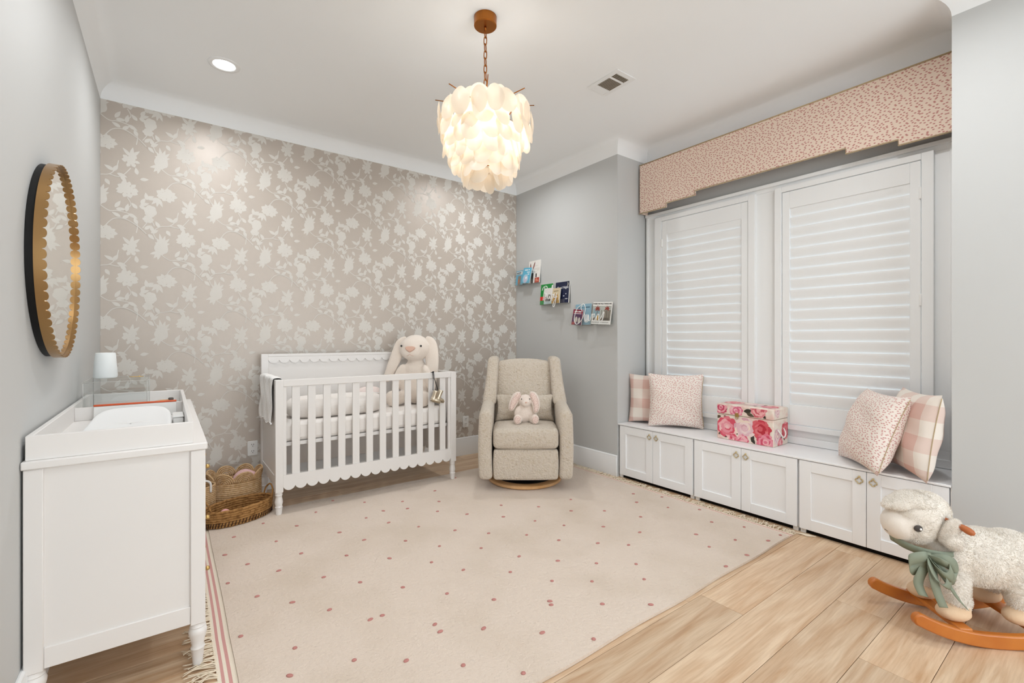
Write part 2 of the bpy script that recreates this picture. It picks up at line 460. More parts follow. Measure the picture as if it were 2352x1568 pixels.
wb = struct('wall_back', MB().box(XL - T, YB, -0.1, XR + T, YB + T, WT + 0.2), PAPER, 'wall papered in taupe with a pale blossom print')
struct('wall_left', MB().box(XL - T, YF - T, -0.1, XL, YB, WT + 0.2), WALL, 'pale grey painted wall behind the dresser')
struct('wall_right', MB().box(XR, YA1, -0.1, XR + T + .4, YB + T, WT + 0.2), WALL, 'pale grey painted wall beside the glider chair')
struct('wall_right_near', MB().box(XR, YF - T, -0.1, XR + T + .4, YA0, WT + 0.2), WALL, 'pale grey painted wall beside the rocking sheep')
OP0, OP1, OPZ = -0.20, 3.02, 2.70      # added opening behind the camera, lets world light in as frontal fill
struct('wall_front', MB().box(XL, YF - T, -0.1, OP0, YF, WT + 0.2).box(OP1, YF - T, -0.1, XR, YF, WT + 0.2).box(OP0, YF - T, OPZ, OP1, YF, WT + 0.2), WALL, 'pale grey wall facing the papered wall, with an added wide opening that lets in fill light')
WIN = [(1.700, 2.578), (0.685, 1.545)]
WZ0, WZ1 = 0.575, 2.31
wm = MB().box(XW, YA0, -0.1, XW + T, YA1, WZ0).box(XW, YA0, WZ1, XW + T, YA1, WT + 0.2)
wm.box(XW, YA0, WZ0, XW + T, WIN[1][0], WZ1).box(XW, WIN[1][1], WZ0, XW + T, WIN[0][0], WZ1).box(XW, WIN[0][1], WZ0, XW + T, YA1, WZ1)
struct('wall_window', wm, WALL, 'alcove wall holding the two shuttered windows')

def baseboard(name, x0, y0, x1, y1, label):
    d = Vector((x1 - x0, y1 - y0, 0)); L = d.length; d.normalize(); n = Vector((-d.y, d.x, 0))
    prof = [(0, 0), (0.017, 0), (0.017, 0.165), (0.013, 0.172), (0.013, 0.180), (0.006, 0.188), (0, 0.188)]
    mb = MB(); vs = []
    for t in (0, L):
        for o, z in prof: vs.append(Vector((x0, y0, 0)) + d * t + n * o + Vector((0, 0, z)))
    m = len(prof)
    mb.add(vs, [tuple(range(m)), tuple(range(2 * m - 1, m - 1, -1))] + [(i, i + m, (i + 1) % m + m, (i + 1) % m) for i in range(m)])
    struct(name, mb, TRIM, label, bevel=0.0015)
baseboard('baseboard_back', XR, YB, XL, YB, 'tall white baseboard along the papered wall')
baseboard('baseboard_left', XL, YB - .018, XL, YF, 'tall white baseboard along the wall behind the dresser')
baseboard('baseboard_right', XR, YA1 + .0, XR, YB - .018, 'tall white baseboard beside the glider chair')
baseboard('baseboard_right_near', XR, YF, XR, YA0, 'tall white baseboard beside the rocking sheep')

# wallpaper print: blossoms, buds, leaves and vines in a half-drop repeat
def petal(c, ang, L, W, n=9):
    out = []
    for i in range(n):
        t = i / (n - 1); w = W * math.sin(PI * t ** 0.8) * 0.5
        out.append((t * L, w))
    for i in range(n - 2, 0, -1):
        t = i / (n - 1); out.append((t * L, -W * math.sin(PI * t ** 0.8) * 0.5))
    ca, sa = math.cos(ang), math.sin(ang)
    return [(c[0] + x * ca - y * sa, c[1] + x * sa + y * ca) for x, y in out]
def blob(c, rx, rz, lobes, depth, rnd):
    n = lobes * 4; out = []; ph = rnd.uniform(0, 6)
    am = [rnd.uniform(0.75, 1.15) for _ in range(lobes)]
    for i in range(n):
        a = 2 * PI * i / n
        k = 1 + depth * am[(i // 4) % lobes] * (abs(math.sin(lobes * a / 2)) - 0.6)
        out.append((c[0] + rx * k * math.cos(a + ph), c[1] + rz * k * math.sin(a + ph)))
    return out
def strip(pts, w):
    pts = crom([(p[0], p[1], 0) for p in pts], 5); quads = []
    L = []; Rr = []
    for i, p in enumerate(pts):
        t = (pts[min(i + 1, len(pts) - 1)] - pts[max(i - 1, 0)]).normalized(); n = Vector((-t.y, t.x, 0))
        L.append(p + n * w / 2); Rr.append(p - n * w / 2)
    for i in range(len(pts) - 1): quads.append([(q.x, q.y) for q in (Rr[i], Rr[i + 1], L[i + 1], L[i])])
    return quads
def cell():
    rnd = random.Random(3); P = []
    def flower(c, rx, rz, n, tilt=0.0):
        P.append(blob(c, rx * .55, rz * .52, 7, 0.25, rnd))
        for i in range(n):
            a = 2 * PI * (i + rnd.uniform(-.2, .2)) / n + tilt
            s = (c[0] + rx * .44 * math.cos(a), c[1] + rz * .44 * math.sin(a))
            P.append(petal(s, a + rnd.uniform(-.3, .3), rnd.uniform(.5, .68) * (rx + rz) / 2, rnd.uniform(.42, .62) * (rx + rz) / 2))
    def leaf(x, z, a, L=.06, W=.022): P.append(petal((x, z), R(a), L, W))
    # bulb-shaped bloom with upright leaves
    P.append(blob((0, 0), .040, .050, 5, 0.12, rnd))
    for a, L in ((100, .085), (75, .075), (50, .07), (125, .06), (20, .05), (160, .045)): leaf(.004, .02, a, L, .02)
    for a in (200, 235, 260): leaf(-.01, -.03, a, .06, .022)
    flower((.146, .077), .058, .060, 10)                      # round peony
    flower((.030, .385), .066, .046, 11, .4)                  # wide peony
    for a in (200, 230, 260, 290): leaf(-.015, .355, a, .065, .02)
    flower((.165, .285), .045, .055, 7, .8)                   # star lily
    for a in (80, 45, 130): leaf(.165, .31, a, .07, .022)
    P.append(blob((-.062, .255), .036, .042, 6, 0.14, rnd))   # round bud
    P.append(blob((-.075, .195), .030, .026, 6, 0.22, rnd))
    for x, z, a, L in ((-.12, .29, 20, .055), (-.115, .30, 60, .05), (-.125, .285, -30, .05), (.075, .195, 150, .06), (.07, .19, 60, .055), (.09, .18, -20, .06),
                       (.11, .165, -50, .05), (.20, .19, 100, .05), (.215, .16, 10, .05), (-.01, .145, 120, .05), (.03, .13, -60, .045), (.25, .03, 30, .05),
                       (.255, .02, 100, .055), (.08, -.06, 60, .06), (.085, -.07, 10, .05), (.14, -.08, 80, .06), (.15, -.09, -30, .06), (.20, -.05, 130, .05),
                       (-.06, .10, 30, .05), (-.05, .11, 100, .045), (.24, .43, 45, .05), (.20, .46, 110, .05), (.26, .40, -45, .05), (.11, .50, 150, .055), (.12, .49, 40, .05)):
        leaf(x, z, a, L, .024)
    for pts in ([(0, -.05), (.05, -.085), (.10, -.08), (.17, -.10), (.20, -.16), (.195, -.22)], [(-.03, .06), (-.045, .11), (-.01, .15), (.05, .165), (.085, .21), (.10, .27)],
                [(.05, .165), (.11, .16), (.165, .23)], [(.146, .02), (.165, -.03), (.12, -.075)], [(-.062, .21), (-.04, .15)], [(.03, .43), (.07, .48), (.13, .49), (.2, .45), (.25, .40)],
                [(.23, .44), (.26, .50), (.25, .56)]):
        P += strip(pts, .0055)
    return P
CELL = cell()
pm = MB()
qn = len(CELL)
for i in range(-3, 13):
    for j in range(-9, 9):
        ox, oz = -0.037 + 0.335 * i, 1.877 + 0.31 * i + 0.62 * j
        if oz > 3.2 or oz < -0.5: continue
        for qi, q in enumerate(CELL):
            xs = [p[0] + ox for p in q]; zs = [p[1] + oz for p in q]
            if max(xs) < XL + .002 or min(xs) > XR - .002 or max(zs) < .19 or min(zs) > WT: continue
            pm.poly([(min(max(x, XL + .001), XR - .001), YB - 0.0005 - .000008 * qi, min(max(z, .188), WT)) for x, z in zip(xs, zs)][::1])
pr = obj('floral_print', pm, PRINT, wb); pr['kind'] = 'stuff'; pr['label'] = 'pale matte blossom and vine print'

# ------------------------------------------------------------------ windows, casing, shutters
cz0, cz1 = 0.480, 2.345
CX = XW - 0.022
cas = MB().box(CX, 0.600, WZ1, XW, 2.690, cz1).box(CX, 0.600, cz0, XW, 2.690, WZ0)
cas.box(CX, 0.600, WZ0, XW, WIN[1][0], WZ1).box(CX, WIN[1][1], WZ0, XW, WIN[0][0], WZ1).box(CX, WIN[0][1], WZ0, XW, 2.690, WZ1)
trim1 = struct('trim_1', cas, TRIM, 'flat white casing around both shuttered windows', bevel=0.002)
obj('head_moulding', MB().box(CX - .018, 0.585, cz1 - .004, XW, 2.700, cz1 + .022), TRIM, trim1, bevel=0.003)
obj('apron', MB().box(CX - .012, 0.600, 0.476, XW, 2.690, 0.525), TRIM, trim1, bevel=0.003)
obj('jamb_strip', MB().box(CX - .012, 0.590, 0.526, XW, 0.612, cz1 - .006), TRIM, trim1, bevel=0.002)
obj('jamb_strip', MB().box(CX - .012, 2.668, 0.526, XW, 2.692, cz1 - .006), TRIM, trim1, bevel=0.002)
for i, (a, b) in enumerate(WIN):
    w = struct('window_%d' % (i + 1), MB().box(XW + .085, a, WZ0, XW + .105, a + .04, WZ1).box(XW + .085, b - .04, WZ0, XW + .105, b, WZ1)
               .box(XW + .085, a + .04, WZ0, XW + .105, b - .04, WZ0 + .04).box(XW + .085, a + .04, WZ1 - .04, XW + .105, b - .04, WZ1), TRIM,
               ['white window frame behind the shutter over the blush pillows', 'white window frame behind the shutter over the flowered box'][i])
    obj('window_pane', MB().box(XW + .093, a + .04, WZ0 + .04, XW + .097, b - .04, WZ1 - .04), GLASS, w)

SHX = 3.556
def shutter(p0, p1, f0, f1, label, hinge):
    s = thing('plantation_shutter', label, 'shutter', (SHX, (p0 + p1) / 2, 0.57), group='white shutters in the alcove windows')
    z0, z1 = 0.615, 2.272
    F0, F1 = f0, f1
    fx0, fx1 = SHX - 0.006, XW + 0.02
    obj('frame_jamb', MB().box(fx0, F0, 0.575, fx1, p0 - .003, 2.315), TRIM, s, world=True, bevel=0.003)
    obj('frame_jamb', MB().box(fx0, p1 + .003, 0.575, fx1, F1, 2.315), TRIM, s, world=True, bevel=0.003)
    obj('frame_head', MB().box(fx0, p0 - .003, z1 + .003, fx1, p1 + .003, 2.315), TRIM, s, world=True, bevel=0.003)
    obj('frame_sill', MB().box(fx0, p0 - .003, 0.575, fx1, p1 + .003, z0 - .003), TRIM, s, world=True, bevel=0.003)
    st = 0.050
    for a, b in ((p0, p0 + st), (p1 - st, p1)):
        obj('stile', MB().box(SHX, a, z0, SHX + .030, b, z1), TRIM, s, world=True, bevel=0.002)
    obj('top_rail', MB().box(SHX, p0 + st, 2.150, SHX + .030, p1 - st, z1), TRIM, s, world=True, bevel=0.002)
    obj('bottom_rail', MB().box(SHX, p0 + st, z0, SHX + .030, p1 - st, 0.752), TRIM, s, world=True, bevel=0.002)
    # louvre: flattened ellipse section, room-side edge down
    n = 14; prof = []
    for k in range(n):
        a = 2 * PI * k / n; prof.append((0.0455 * math.cos(a), 0.0050 * math.sin(a)))
    ta = R(103)
    L = (p1 - p0) - 2 * st - .004
    mb = MB().prism([(x * math.cos(ta) - y_ * math.sin(ta), x * math.sin(ta) + y_ * math.cos(ta)) for x, y_ in prof], 'y', -L / 2, L / 2)
    me = mesh('louver', mb, 40); me.materials.append(TRIM)
    N = 19; zA, zB = 0.752, 2.150; st_ = (zB - zA) / N
    for k in range(N):
        o = bpy.data.objects.new('louver', me); COL.objects.link(o); o.parent = s
        o.location = (0.017, 0, zA + st_ * (k + .5) - 0.57)
    for z in (0.80, 1.45, 2.08):
        yy = p0 if hinge < 0 else p1
        obj('hinge', MB().box(SHX - .009, yy - .006, z - .035, SHX + .002, yy + .007, z + .035), WHITEP, s, world=True, bevel=0.002)
shutter(1.747, 2.512, 1.692, 2.586, 'white louvered shutter behind the blush pillows, farther from the rocking sheep', 1)
shutter(0.736, 1.501, 0.677, 1.552, 'white louvered shutter nearest the rocking sheep, gaps glowing pale blue', -1)

# valance
VX = 3.470
va = thing('window_valance', 'upholstered window valance in cream cloth with small pink marks and stepped lower edge', 'valance', (VX + .06, 1.63, 2.36))
pts = [(0.548, 2.807), (0.548, 2.365), (0.82, 2.365), (0.82, 2.400), (1.085, 2.400), (1.085, 2.436), (2.135, 2.436), (2.135, 2.400), (2.41, 2.400), (2.41, 2.365), (2.690, 2.365), (2.690, 2.807)]
obj('front_board', MB().prism(pts, 'x', VX, VX + .018), SPOTV, va, world=True, bevel=0.004)
obj('end_return', MB().box(VX + .018, 2.672, 2.366, XW - .03, 2.690, 2.806), SPOTV, va, world=True, bevel=0.003)
obj('end_return', MB().box(VX + .018, 0.548, 2.366, XW - .03, 0.566, 2.806), SPOTV, va, world=True, bevel=0.003)
obj('top_board', MB().box(VX + .018, 0.566, 2.79, XW - .001, 2.672, 2.806), SPOTV, va, world=True)
obj('piping', MB().tube([(VX - .002, p[0], p[1]) for p in pts[1:-1]], .0045, 6), PIPING, va, world=True, smooth=True)
obj('piping', MB().tube([(VX - .002, 0.548, 2.806), (VX - .002, 2.690, 2.806)], .005, 6), PIPING, va, world=True, smooth=True)

# ------------------------------------------------------------------ bench cabinets
BX = 3.195
wbn = thing('window_bench', 'long white bench seat running over the cabinets under both windows', 'bench', (BX + .2, 1.63, 0.462))
obj('seat_board', MB().box(BX - .004, YA0 + .002, 0.462, XW - .024, YA1 - .002, 0.474), CABW, wbn, world=True, bevel=0.002)
obj('filler_strip', MB().box(BX + .002, YA0 + .0005, 0.0, BX + .02, YA0 + .005, 0.4615), CABW, wbn, world=True)
def quatrefoil():
    pts = []
    for q in range(4):
        c = q * PI / 2
        for k in range(7):
            a = c - R(100) + R(200) * k / 6
            pts.append((0.0105 * math.cos(c) + 0.0080 * math.cos(a), 0, 0.0105 * math.sin(c) + 0.0080 * math.sin(a)))
    mb = MB().tube(pts, 0.0029, 6, closed=True)
    mb.ell((0, .002, .0225), (.006, .006, .005), nu=10, nv=6)
    return mb
qm = quatrefoil(); qm.xf(Matrix.Rotation(R(-90), 4, 'Z'))
QME = mesh('ring_pull', qm, True); QME.materials.append(PALEG)
for (a, b), lab in zip(((1.982, 2.708), (1.257, 1.977), (0.546, 1.252)),
                       ('white two-door bench cabinet under the blush pillows, nearest the glider chair',
                        'white two-door bench cabinet under the flowered box', 'white two-door bench cabinet behind the rocking sheep')):
    c = thing('bench_cabinet', lab, 'cabinet', (BX + .2, (a + b) / 2, 0), group='bench cabinets in the alcove')
    obj('carcass', MB().box(BX + .0205, a, 0.028, XW - .026, b, 0.461), CABW, c, world=True, bevel=0.001)
    obj('gap_shade', MB().box(BX + .030, a + .036, 0.0, XW - .03, b - .036, 0.028), DARK, c, world=True)  # dark block set forward as painted shade in the gap under the doors
    for yy in (a + .004, b - .034):
        obj('foot', MB().box(BX + .021, yy, 0.0, BX + .052, yy + .03, 0.028), CABW, c, world=True)
    mid_ = (a + b) / 2
    for d0, d1, hy in ((a + .004, mid_ - .0015, mid_ - .033), (mid_ + .0015, b - .004, mid_ + .033)):
        if b > 2.7: d1 = min(d1, 2.690)
        z0, z1, s_ = 0.030, 0.458, 0.066
        dm = MB().box(BX, d0, z0, BX + .019, d0 + s_, z1).box(BX, d1 - s_, z0, BX + .019, d1, z1)
        dm.box(BX, d0 + s_, z0, BX + .019, d1 - s_, z0 + s_).box(BX, d0 + s_, z1 - s_, BX + .019, d1 - s_, z1)
        d = obj('door', dm, CABW, c, world=True, bevel=0.0015)
        loc = c.location
        pn = obj('inset_panel', MB().box(BX + .009, d0 + s_, z0 + s_, BX + .019, d1 - s_, z1 - s_), CABW, d)
        pn.data.transform(Matrix.Translation((-loc.x, -loc.y, -loc.z)))
        h = obj('ring_pull', QME, PALEG, d)
        h.location = (BX - .0035 - loc.x, hy - loc.y, 0.405)

# ------------------------------------------------------------------ pillows
def arc_uv(o, n):
    # cloth coordinates: arc length along the two grid directions, in metres
    me = o.data; w = n + 1
    co = np.array([v.co[:] for v in me.vertices]).reshape(2, w, w, 3)
    dx = np.concatenate([np.zeros((2, w, 1)), np.cumsum(np.linalg.norm(np.diff(co, axis=2), axis=3), axis=2)], 2)
    dy = np.concatenate([np.zeros((2, 1, w)), np.cumsum(np.linalg.norm(np.diff(co, axis=1), axis=3), axis=1)], 1)
    U = (dx - dx[:, :, n // 2:n // 2 + 1]).reshape(-1); V = (dy - dy[:, n // 2:n // 2 + 1, :]).reshape(-1)
    uv = me.uv_layers.new(name='cloth')
    li = np.empty(len(me.loops), np.int32); me.loops.foreach_get('vertex_index', li)
    uv.data.foreach_set('uv', np.stack([U[li], V[li]], 1).astype(np.float32).ravel())
def pillow_mb(w, h, t, seed, n=26):
    rd = random.Random(seed); ph = [rd.uniform(0, 6) for _ in range(6)]
    mb = MB()
    for sgn in (1, -1):
        def fn(i, j):
            u, v = 2 * i - 1, 2 * j - 1
            x = w / 2 * u * (1 - .075 * (1 - v * v) * abs(u) ** 2)
            y_ = h / 2 * v * (1 - .075 * (1 - u * u) * abs(v) ** 2)
            k = max(0, (1 - u ** 4) * (1 - v ** 4)) ** .55 * (1 - .25 * (u * u + v * v) / 2)
            z = t / 2 * k * sgn + .006 * k * math.sin(5 * u + ph[0]) * math.sin(4 * v + ph[1]) + .004 * k * math.sin(9 * v + ph[2] + 3 * u)
            return (x, y_, z)
        g = MB().grid(fn, n, n)
        if sgn < 0: g.f = [f[::-1] for f in g.f]
        mb.join(g)
    return mb
def pillow(label, m, bl, br, lean, w, h, t, seed, zips=True):
    """bl, br: the two lower corners as seen from the room; lean in degrees back from upright"""
    bl, br = Vector(bl), Vector(br)
    u = (br - bl).normalized()
    back = Vector((0, 0, 1)).cross(u).normalized()          # horizontal, away from the viewer
    v0 = u.cross(-back); 
    if v0.z < 0: v0 = -v0
    v = (v0 * math.cos(R(lean)) + back * math.sin(R(lean))).normalized()
    n = u.cross(v)
    M = Matrix((u, v, n)).transposed()
    c = (bl + br) / 2 + v * h / 2
    o = thing('throw_pillow', label, 'pillow', c, rot=M.to_euler(), group='throw pillows on the window bench')
    arc_uv(obj('cover', pillow_mb(w, h, t, seed), m, o, smooth=True), 26)
    if zips:
        pts = [(w / 2 * (1 - .075 * (1 - (2 * k / 20 - 1) ** 2)) + .001, h / 2 * (2 * k / 20 - 1) * .93, 0) for k in range(21)]
        obj('zipper_piping', MB().tube(pts, .0024, 6), PIPING, o, smooth=True)
    return o
pillow('blush gingham pillow tucked against the alcove side wall beside the glider chair', PLAID, (3.33, 2.685, .478), (3.515, 2.33, .478), 4, .43, .43, .13, 1)
pillow('cream pillow with small pink marks leaning on the gingham pillow by the farther shutter', SPOTP, (3.295, 2.445, .478), (3.515, 2.105, .478), 4, .44, .45, .15, 2)
pillow('cream pillow with small pink marks slumped at the rocking sheep end of the bench', SPOTP, (3.440, 1.115, .476), (3.080, .815, .476), 20, .46, .46, .18, 3)
pillow('blush gingham pillow leaning against the alcove end above the rocking sheep', PLAID, (3.475, .86, .478), (3.12, .625, .478), 8, .44, .46, .15, 4)

# ------------------------------------------------------------------ flowered keepsake box
BXW, BXD, BXH = 0.405, 0.222, 0.262
fb = thing('keepsake_box', 'lidded box printed with big pink peonies, brass clasp and white rope handle', 'box', (3.322, 1.66, 0.474), R(-90))
CREAMP = mat('box_paper_cream', 'ece0d2', 0.4, 0.4, var=(14, 'e2b8ae', 0.45, 0.7))
hw = BXW / 2
boxo = obj('box_body', MB().box(-hw, 0, 0, hw, BXD, BXH * .70), CREAMP, fb, bevel=0.006)
lido = obj('lid', MB().box(-hw - .003, -.003, BXH * .705, hw + .003, BXD + .003, BXH), CREAMP, fb, bevel=0.010)
rb = random.Random(11)
PET = ['d9566a', 'e07a86', 'e895a0', 'efb0b4', 'f2c6c4', 'c43c50', 'e8889a']
PETL = ['e9cfd0', 'e3bcc2', 'efd9d4', 'd7a8b2', 'f0dccb']
prints = {}
def addp(col, poly3): prints.setdefault(col, MB()).poly(poly3)
_lay = [0]
def peony(face, cx, cz, r, pal):
    _lay[0] += 1
    k = 0
    for ring, (rad, n, s) in enumerate(((1.0, 9, .62), (.78, 8, .6), (.55, 7, .52), (.34, 5, .42), (.16, 4, .3))):
        col0 = pal[ring % len(pal)]
        for i in range(n):
            a = 2 * PI * (i + rb.random() * .4) / n + ring
            c = (cx + (rad - s * .55) * r * math.cos(a), cz + (rad - s * .55) * r * math.sin(a))
            col = pal[rb.randrange(len(pal))] if rb.random() < .55 else col0
            pl = blob(c, s * r * .62 * rb.uniform(.8, 1.1), s * r * .55, 5, .16, rb)
            k += 1
            addp(col, face(pl, _lay[0] * .000012 + ring * .0000150 + k * .0000006))
def leafp(face, x, z, a, L, col):
    _lay[0] += 1
    addp(col, face(petal((x, z), R(a), L, L * .42), _lay[0] * .000012))
def clampf(pl, x0, x1, z0, z1): return [(min(max(x, x0), x1), min(max(z, z0), z1)) for x, z in pl]
E_ = .0045
front = lambda pl, o: [(x, -.0006 - o, z) for x, z in clampf(pl, -hw + E_, hw - E_, E_, BXH * .70 - E_)]
frontl = lambda pl, o: [(x, -.0036 - o, z) for x, z in clampf(pl, -hw + E_, hw - E_, BXH * .705 + .007, BXH - .008)]
side = lambda pl, o: [(hw + .0006 + o, x, z) for x, z in clampf(pl, E_, BXD - E_, E_, BXH * .70 - E_)]
sidel = lambda pl, o: [(hw + .0036 + o, x, z) for x, z in clampf(pl, E_, BXD - E_, BXH * .705 + .007, BXH - .008)]
topf = lambda pl, o: [(x, z, BXH + .0006 + o) for x, z in clampf(pl, -hw + .008, hw - .008, .008, BXD - .008)]
DK, DK2 = '3a352c', '5b5040'
def leaves(face, lst):
    for x, z, a, L in lst: leafp(face, x, z, a, L, rb.choice((DK, DK2, DK)))
leaves(front, [(-.17, .17, 200, .05), (-.15, .175, 330, .045), (-.07, .055, 20, .06), (-.06, .07, 60, .05), (-.12, .02, 160, .05), (-.10, .03, 10, .05), (.05, .05, 300, .06), (.07, .06, 250, .05),
               (.10, .085, 200, .05), (-.19, .03, 45, .035), (-.02, .02, 100, .05), (.0, .06, 200, .04), (.15, .05, 60, .05)])
peony(front, -.125, .095, .080, PET[:5])
peony(front, .115, .110, .072, ['c8404f', 'd65a63', 'e07a80', 'b8323f', 'd9666f'])
peony(front, .005, .105, .078, PETL)
peony(front, .150, .028, .062, ['e0758a', 'e895a3', 'd0526a', 'efb0b4'])
peony(front, -.010, .012, .046, ['e38a9c', 'efb4b8', 'd86a80'])
peony(front, -.075, .012, .040, PET)
leaves(frontl, [(-.18, .225, 250, .04), (.0, .225, 10, .07), (.02, .215, 340, .06), (.06, .235, 0, .04), (.13, .225, 300, .05), (-.02, .245, 170, .03), (-.12, .23, 200, .05)])
peony(frontl, -.170, .235, .050, ['d86a84', 'e9a3ac', 'c84a66', 'efc0c0'])
peony(frontl, -.055, .222, .050, ['e38aa0', 'efb4bc', 'd86a88', 'f0c8c8'])
peony(frontl, .105, .245, .055, ['e08a90', 'efb0b0', 'd0606c'])
leaves(side, [(.05, .03, 40, .05), (.17, .03, 120, .05), (.20, .14, 200, .04), (.1, .08, 300, .05)])
peony(side, .18, .10, .062, ['c8404f', 'd65a63', 'e07a80', 'e9a0a8'])
peony(side, .06, .07, .055, PETL)
peony(side, .10, .02, .04, PET)
peony(sidel, .05, .235, .035, PETL)
leaves(topf, [(-.1, .1, 20, .06), (.1, .15, 200, .06), (.05, .05, 100, .05)])
peony(topf, -.13, .12, .07, PET); peony(topf, .02, .13, .06, PETL); peony(topf, .14, .09, .06, PET)
for col, mb in prints.items():
    obj('flower_print', mb, ink(col, .45), fb, kind='stuff')
cl = obj('clasp', MB().box(-.062, -.0085, .178, -.034, -.004, .206), BRASS, fb, bevel=.0015, label='small brass clasp')
obj('clasp_loop', MB().tube([(-.048 + .009 * math.cos(t), -.0095, .172 + .009 * math.sin(t)) for t in [2 * PI * k / 14 for k in range(14)]], .002, 6, closed=True), BRASS, cl, smooth=True)
obj('rope_handle', MB().tube(crom([(hw + .001, .06, .115), (hw + .016, .07, .09), (hw + .022, .105, .062), (hw + .02, .14, .085), (hw + .001, .15, .12)], 5), .0045, 8), LINEN, fb, smooth=True, label='white rope handle')

# ------------------------------------------------------------------ wall ledges, books, word signs
def text_mb(s, size, weight=0.0):
    cu = bpy.data.curves.new('tmp', 'FONT'); cu.body = s; cu.size = size; cu.extrude = 0.0; cu.offset = weight
    cu.align_x = 'CENTER'; cu.align_y = 'CENTER'; cu.resolution_u = 2
    o = bpy.data.objects.new('tmp', cu); COL.objects.link(o)
    bpy.context.view_layer.update()
    me = bpy.data.meshes.new_from_object(o.evaluated_get(bpy.context.evaluated_depsgraph_get()))
    mb = MB().add([tuple(v.co) for v in me.vertices], [tuple(p.vertices) for p in me.polygons])
    bpy.data.objects.remove(o); bpy.data.curves.remove(cu); bpy.data.meshes.remove(me)
    return mb
def ledge(y0, y1, z, label):
    l = thing('book_ledge', label, 'wall ledge', (XR, (y0 + y1) / 2, z), R(-90), group='clear book ledges on the wall')
    w = (y1 - y0) / 2
    obj('back_plate', MB().box(-w, -.004, 0, w, -.0002, .09), ACRYL, l, bevel=.001)
    obj('shelf_plate', MB().box(-w, -.085, -.004, w, -.0002, 0), ACRYL, l, bevel=.001)
    obj('front_lip', MB().box(-w, -.089, -.004, w, -.085, .035), ACRYL, l, bevel=.001)
def book(label, y, z, w, h, d, off, tilt, col, roll=0.0, decor=()):
    """y: centre along the wall, off: distance of the foot from the wall, tilt: lean back to the wall"""
    b = thing('picture_book', label, 'book', (XR - off, y, z), group='picture books on the ledges')
    b.rotation_euler = Euler((R(-tilt), R(roll), R(-90)), 'XYZ')
    obj('cover', MB().box(-w / 2, 0, 0, w / 2, d, h), ink(col, .35), b, bevel=.001)
    obj('pages', MB().box(-w / 2 + .003, .0015, -.0004, w / 2 + .0004, d - .0015, h + .0004), ink('efece6'), b)
    for i, (c, polys) in enumerate(decor):
        mb = MB()
        for pl in polys:
            if isinstance(pl, MB):
                mb.join(pl)
            else:
                mb.poly([(min(max(x, -w / 2), w / 2), -.0005 - i * .00012, min(max(q, 0), h)) for x, q in pl])
        obj('cover_print', mb, ink(c, .4), b)
    return b
def rect(x0, z0, x1, z1): return [(x0, z0), (x1, z0), (x1, z1), (x0, z1)]
def line(s, size, x, z, o=.0022, wt=0.0):
    return text_mb(s, size, wt).xf(Matrix.Translation((x, -o, z)) @ Matrix.Rotation(R(90), 4, 'X'))
def circ(x, z, rx, rz=None, n=16): return [(x + rx * math.cos(2 * PI * k / n), z + (rz or rx) * math.sin(2 * PI * k / n)) for k in range(n)]
ledge(3.745, 4.155, 1.822, 'clear acrylic ledge on the grey wall nearest the papered corner')
ledge(3.30, 3.735, 1.578, 'clear acrylic ledge on the grey wall, middle one of three')
ledge(2.76, 3.24, 1.352, 'clear acrylic ledge on the grey wall nearest the window alcove')
book('white picture book with brown rabbit ears and a red corner', 3.852, 1.823, .19, .245, .012, .028, 5, 'eeeae5',
     decor=(('e3dfd9', [rect(-.05, .13, .095, .16), rect(-.02, .18, .06, .19)]), ('6b3a30', [petal((-.06, .15), R(95), .075, .02), petal((-.02, .15), R(70), .09, .022)]),
            ('c98b82', [petal((-.061, .155), R(95), .05, .01), petal((-.018, .155), R(70), .06, .011)]), ('4c4038', [rect(-.04, .0, .02, .11), rect(.03, .06, .05, .10)]),
            ('b5473a', [rect(.02, 0, .095, .055)]), ('dd8a72', [circ(.05, .03, .018), circ(.075, .02, .01)]), ('f3efea', [rect(-.005, .0, .02, .13), rect(-.02, .115, .045, .14)])))
book('light blue picture book leaning crooked in front of the white one', 3.935, 1.826, .14, .172, .008, .075, 10, '62b4d2', roll=4,
     decor=(('a9cfe0', [circ(-.01, .05, .045, .05)]), ('c9c3d8', [circ(-.005, .045, .028, .04)]), ('f0f4f6', [circ(.0, .06, .014), rect(-.045, .142, .015, .152), rect(.025, .142, .04, .154), rect(0, .118, .05, .127), rect(.015, .096, .045, .105)])))
book('thin book with blue and grey cover at the papered corner end', 4.088, 1.823, .12, .16, .008, .045, 6, '6fb0cc',
     decor=(('d9dedd', [rect(-.055, .115, .055, .15)]), ('48606c', [rect(-.05, .13, .03, .14), rect(-.05, .118, .015, .124)]), ('8a8378', [rect(-.02, .0, .03, .10)]), ('c77a52', [circ(-.005, .04, .012, .03)])))
book('tall green picture book with a red band', 3.645, 1.579, .19, .215, .010, .030, 5, '1f8a3c',
     decor=(('d8302a', [rect(-.095, .045, .095, .085)]),))
book('white board book with grey figures standing before the green one', 3.587, 1.580, .13, .165, .010, .052, 6, 'e9e6e2',
     decor=(('8f8a86', [circ(.01, .06, .03, .045), circ(-.03, .05, .02, .03)]), ('5d5a58', [circ(.02, .05, .012, .04)]), ('bcd0d2', [rect(-.065, 0, .065, .028)])))
book('small golden tan board book in the middle of the ledge', 3.467, 1.580, .115, .155, .012, .060, 7, 'd8c7a6',
     decor=(('c79a4e', [circ(.0, .05, .04, .05), rect(-.057, 0, .057, .03)]), ('a87a35', [circ(-.01, .06, .014), circ(.02, .04, .012)]), ('8a7a5a', [rect(-.035, .121, .035, .128)])))
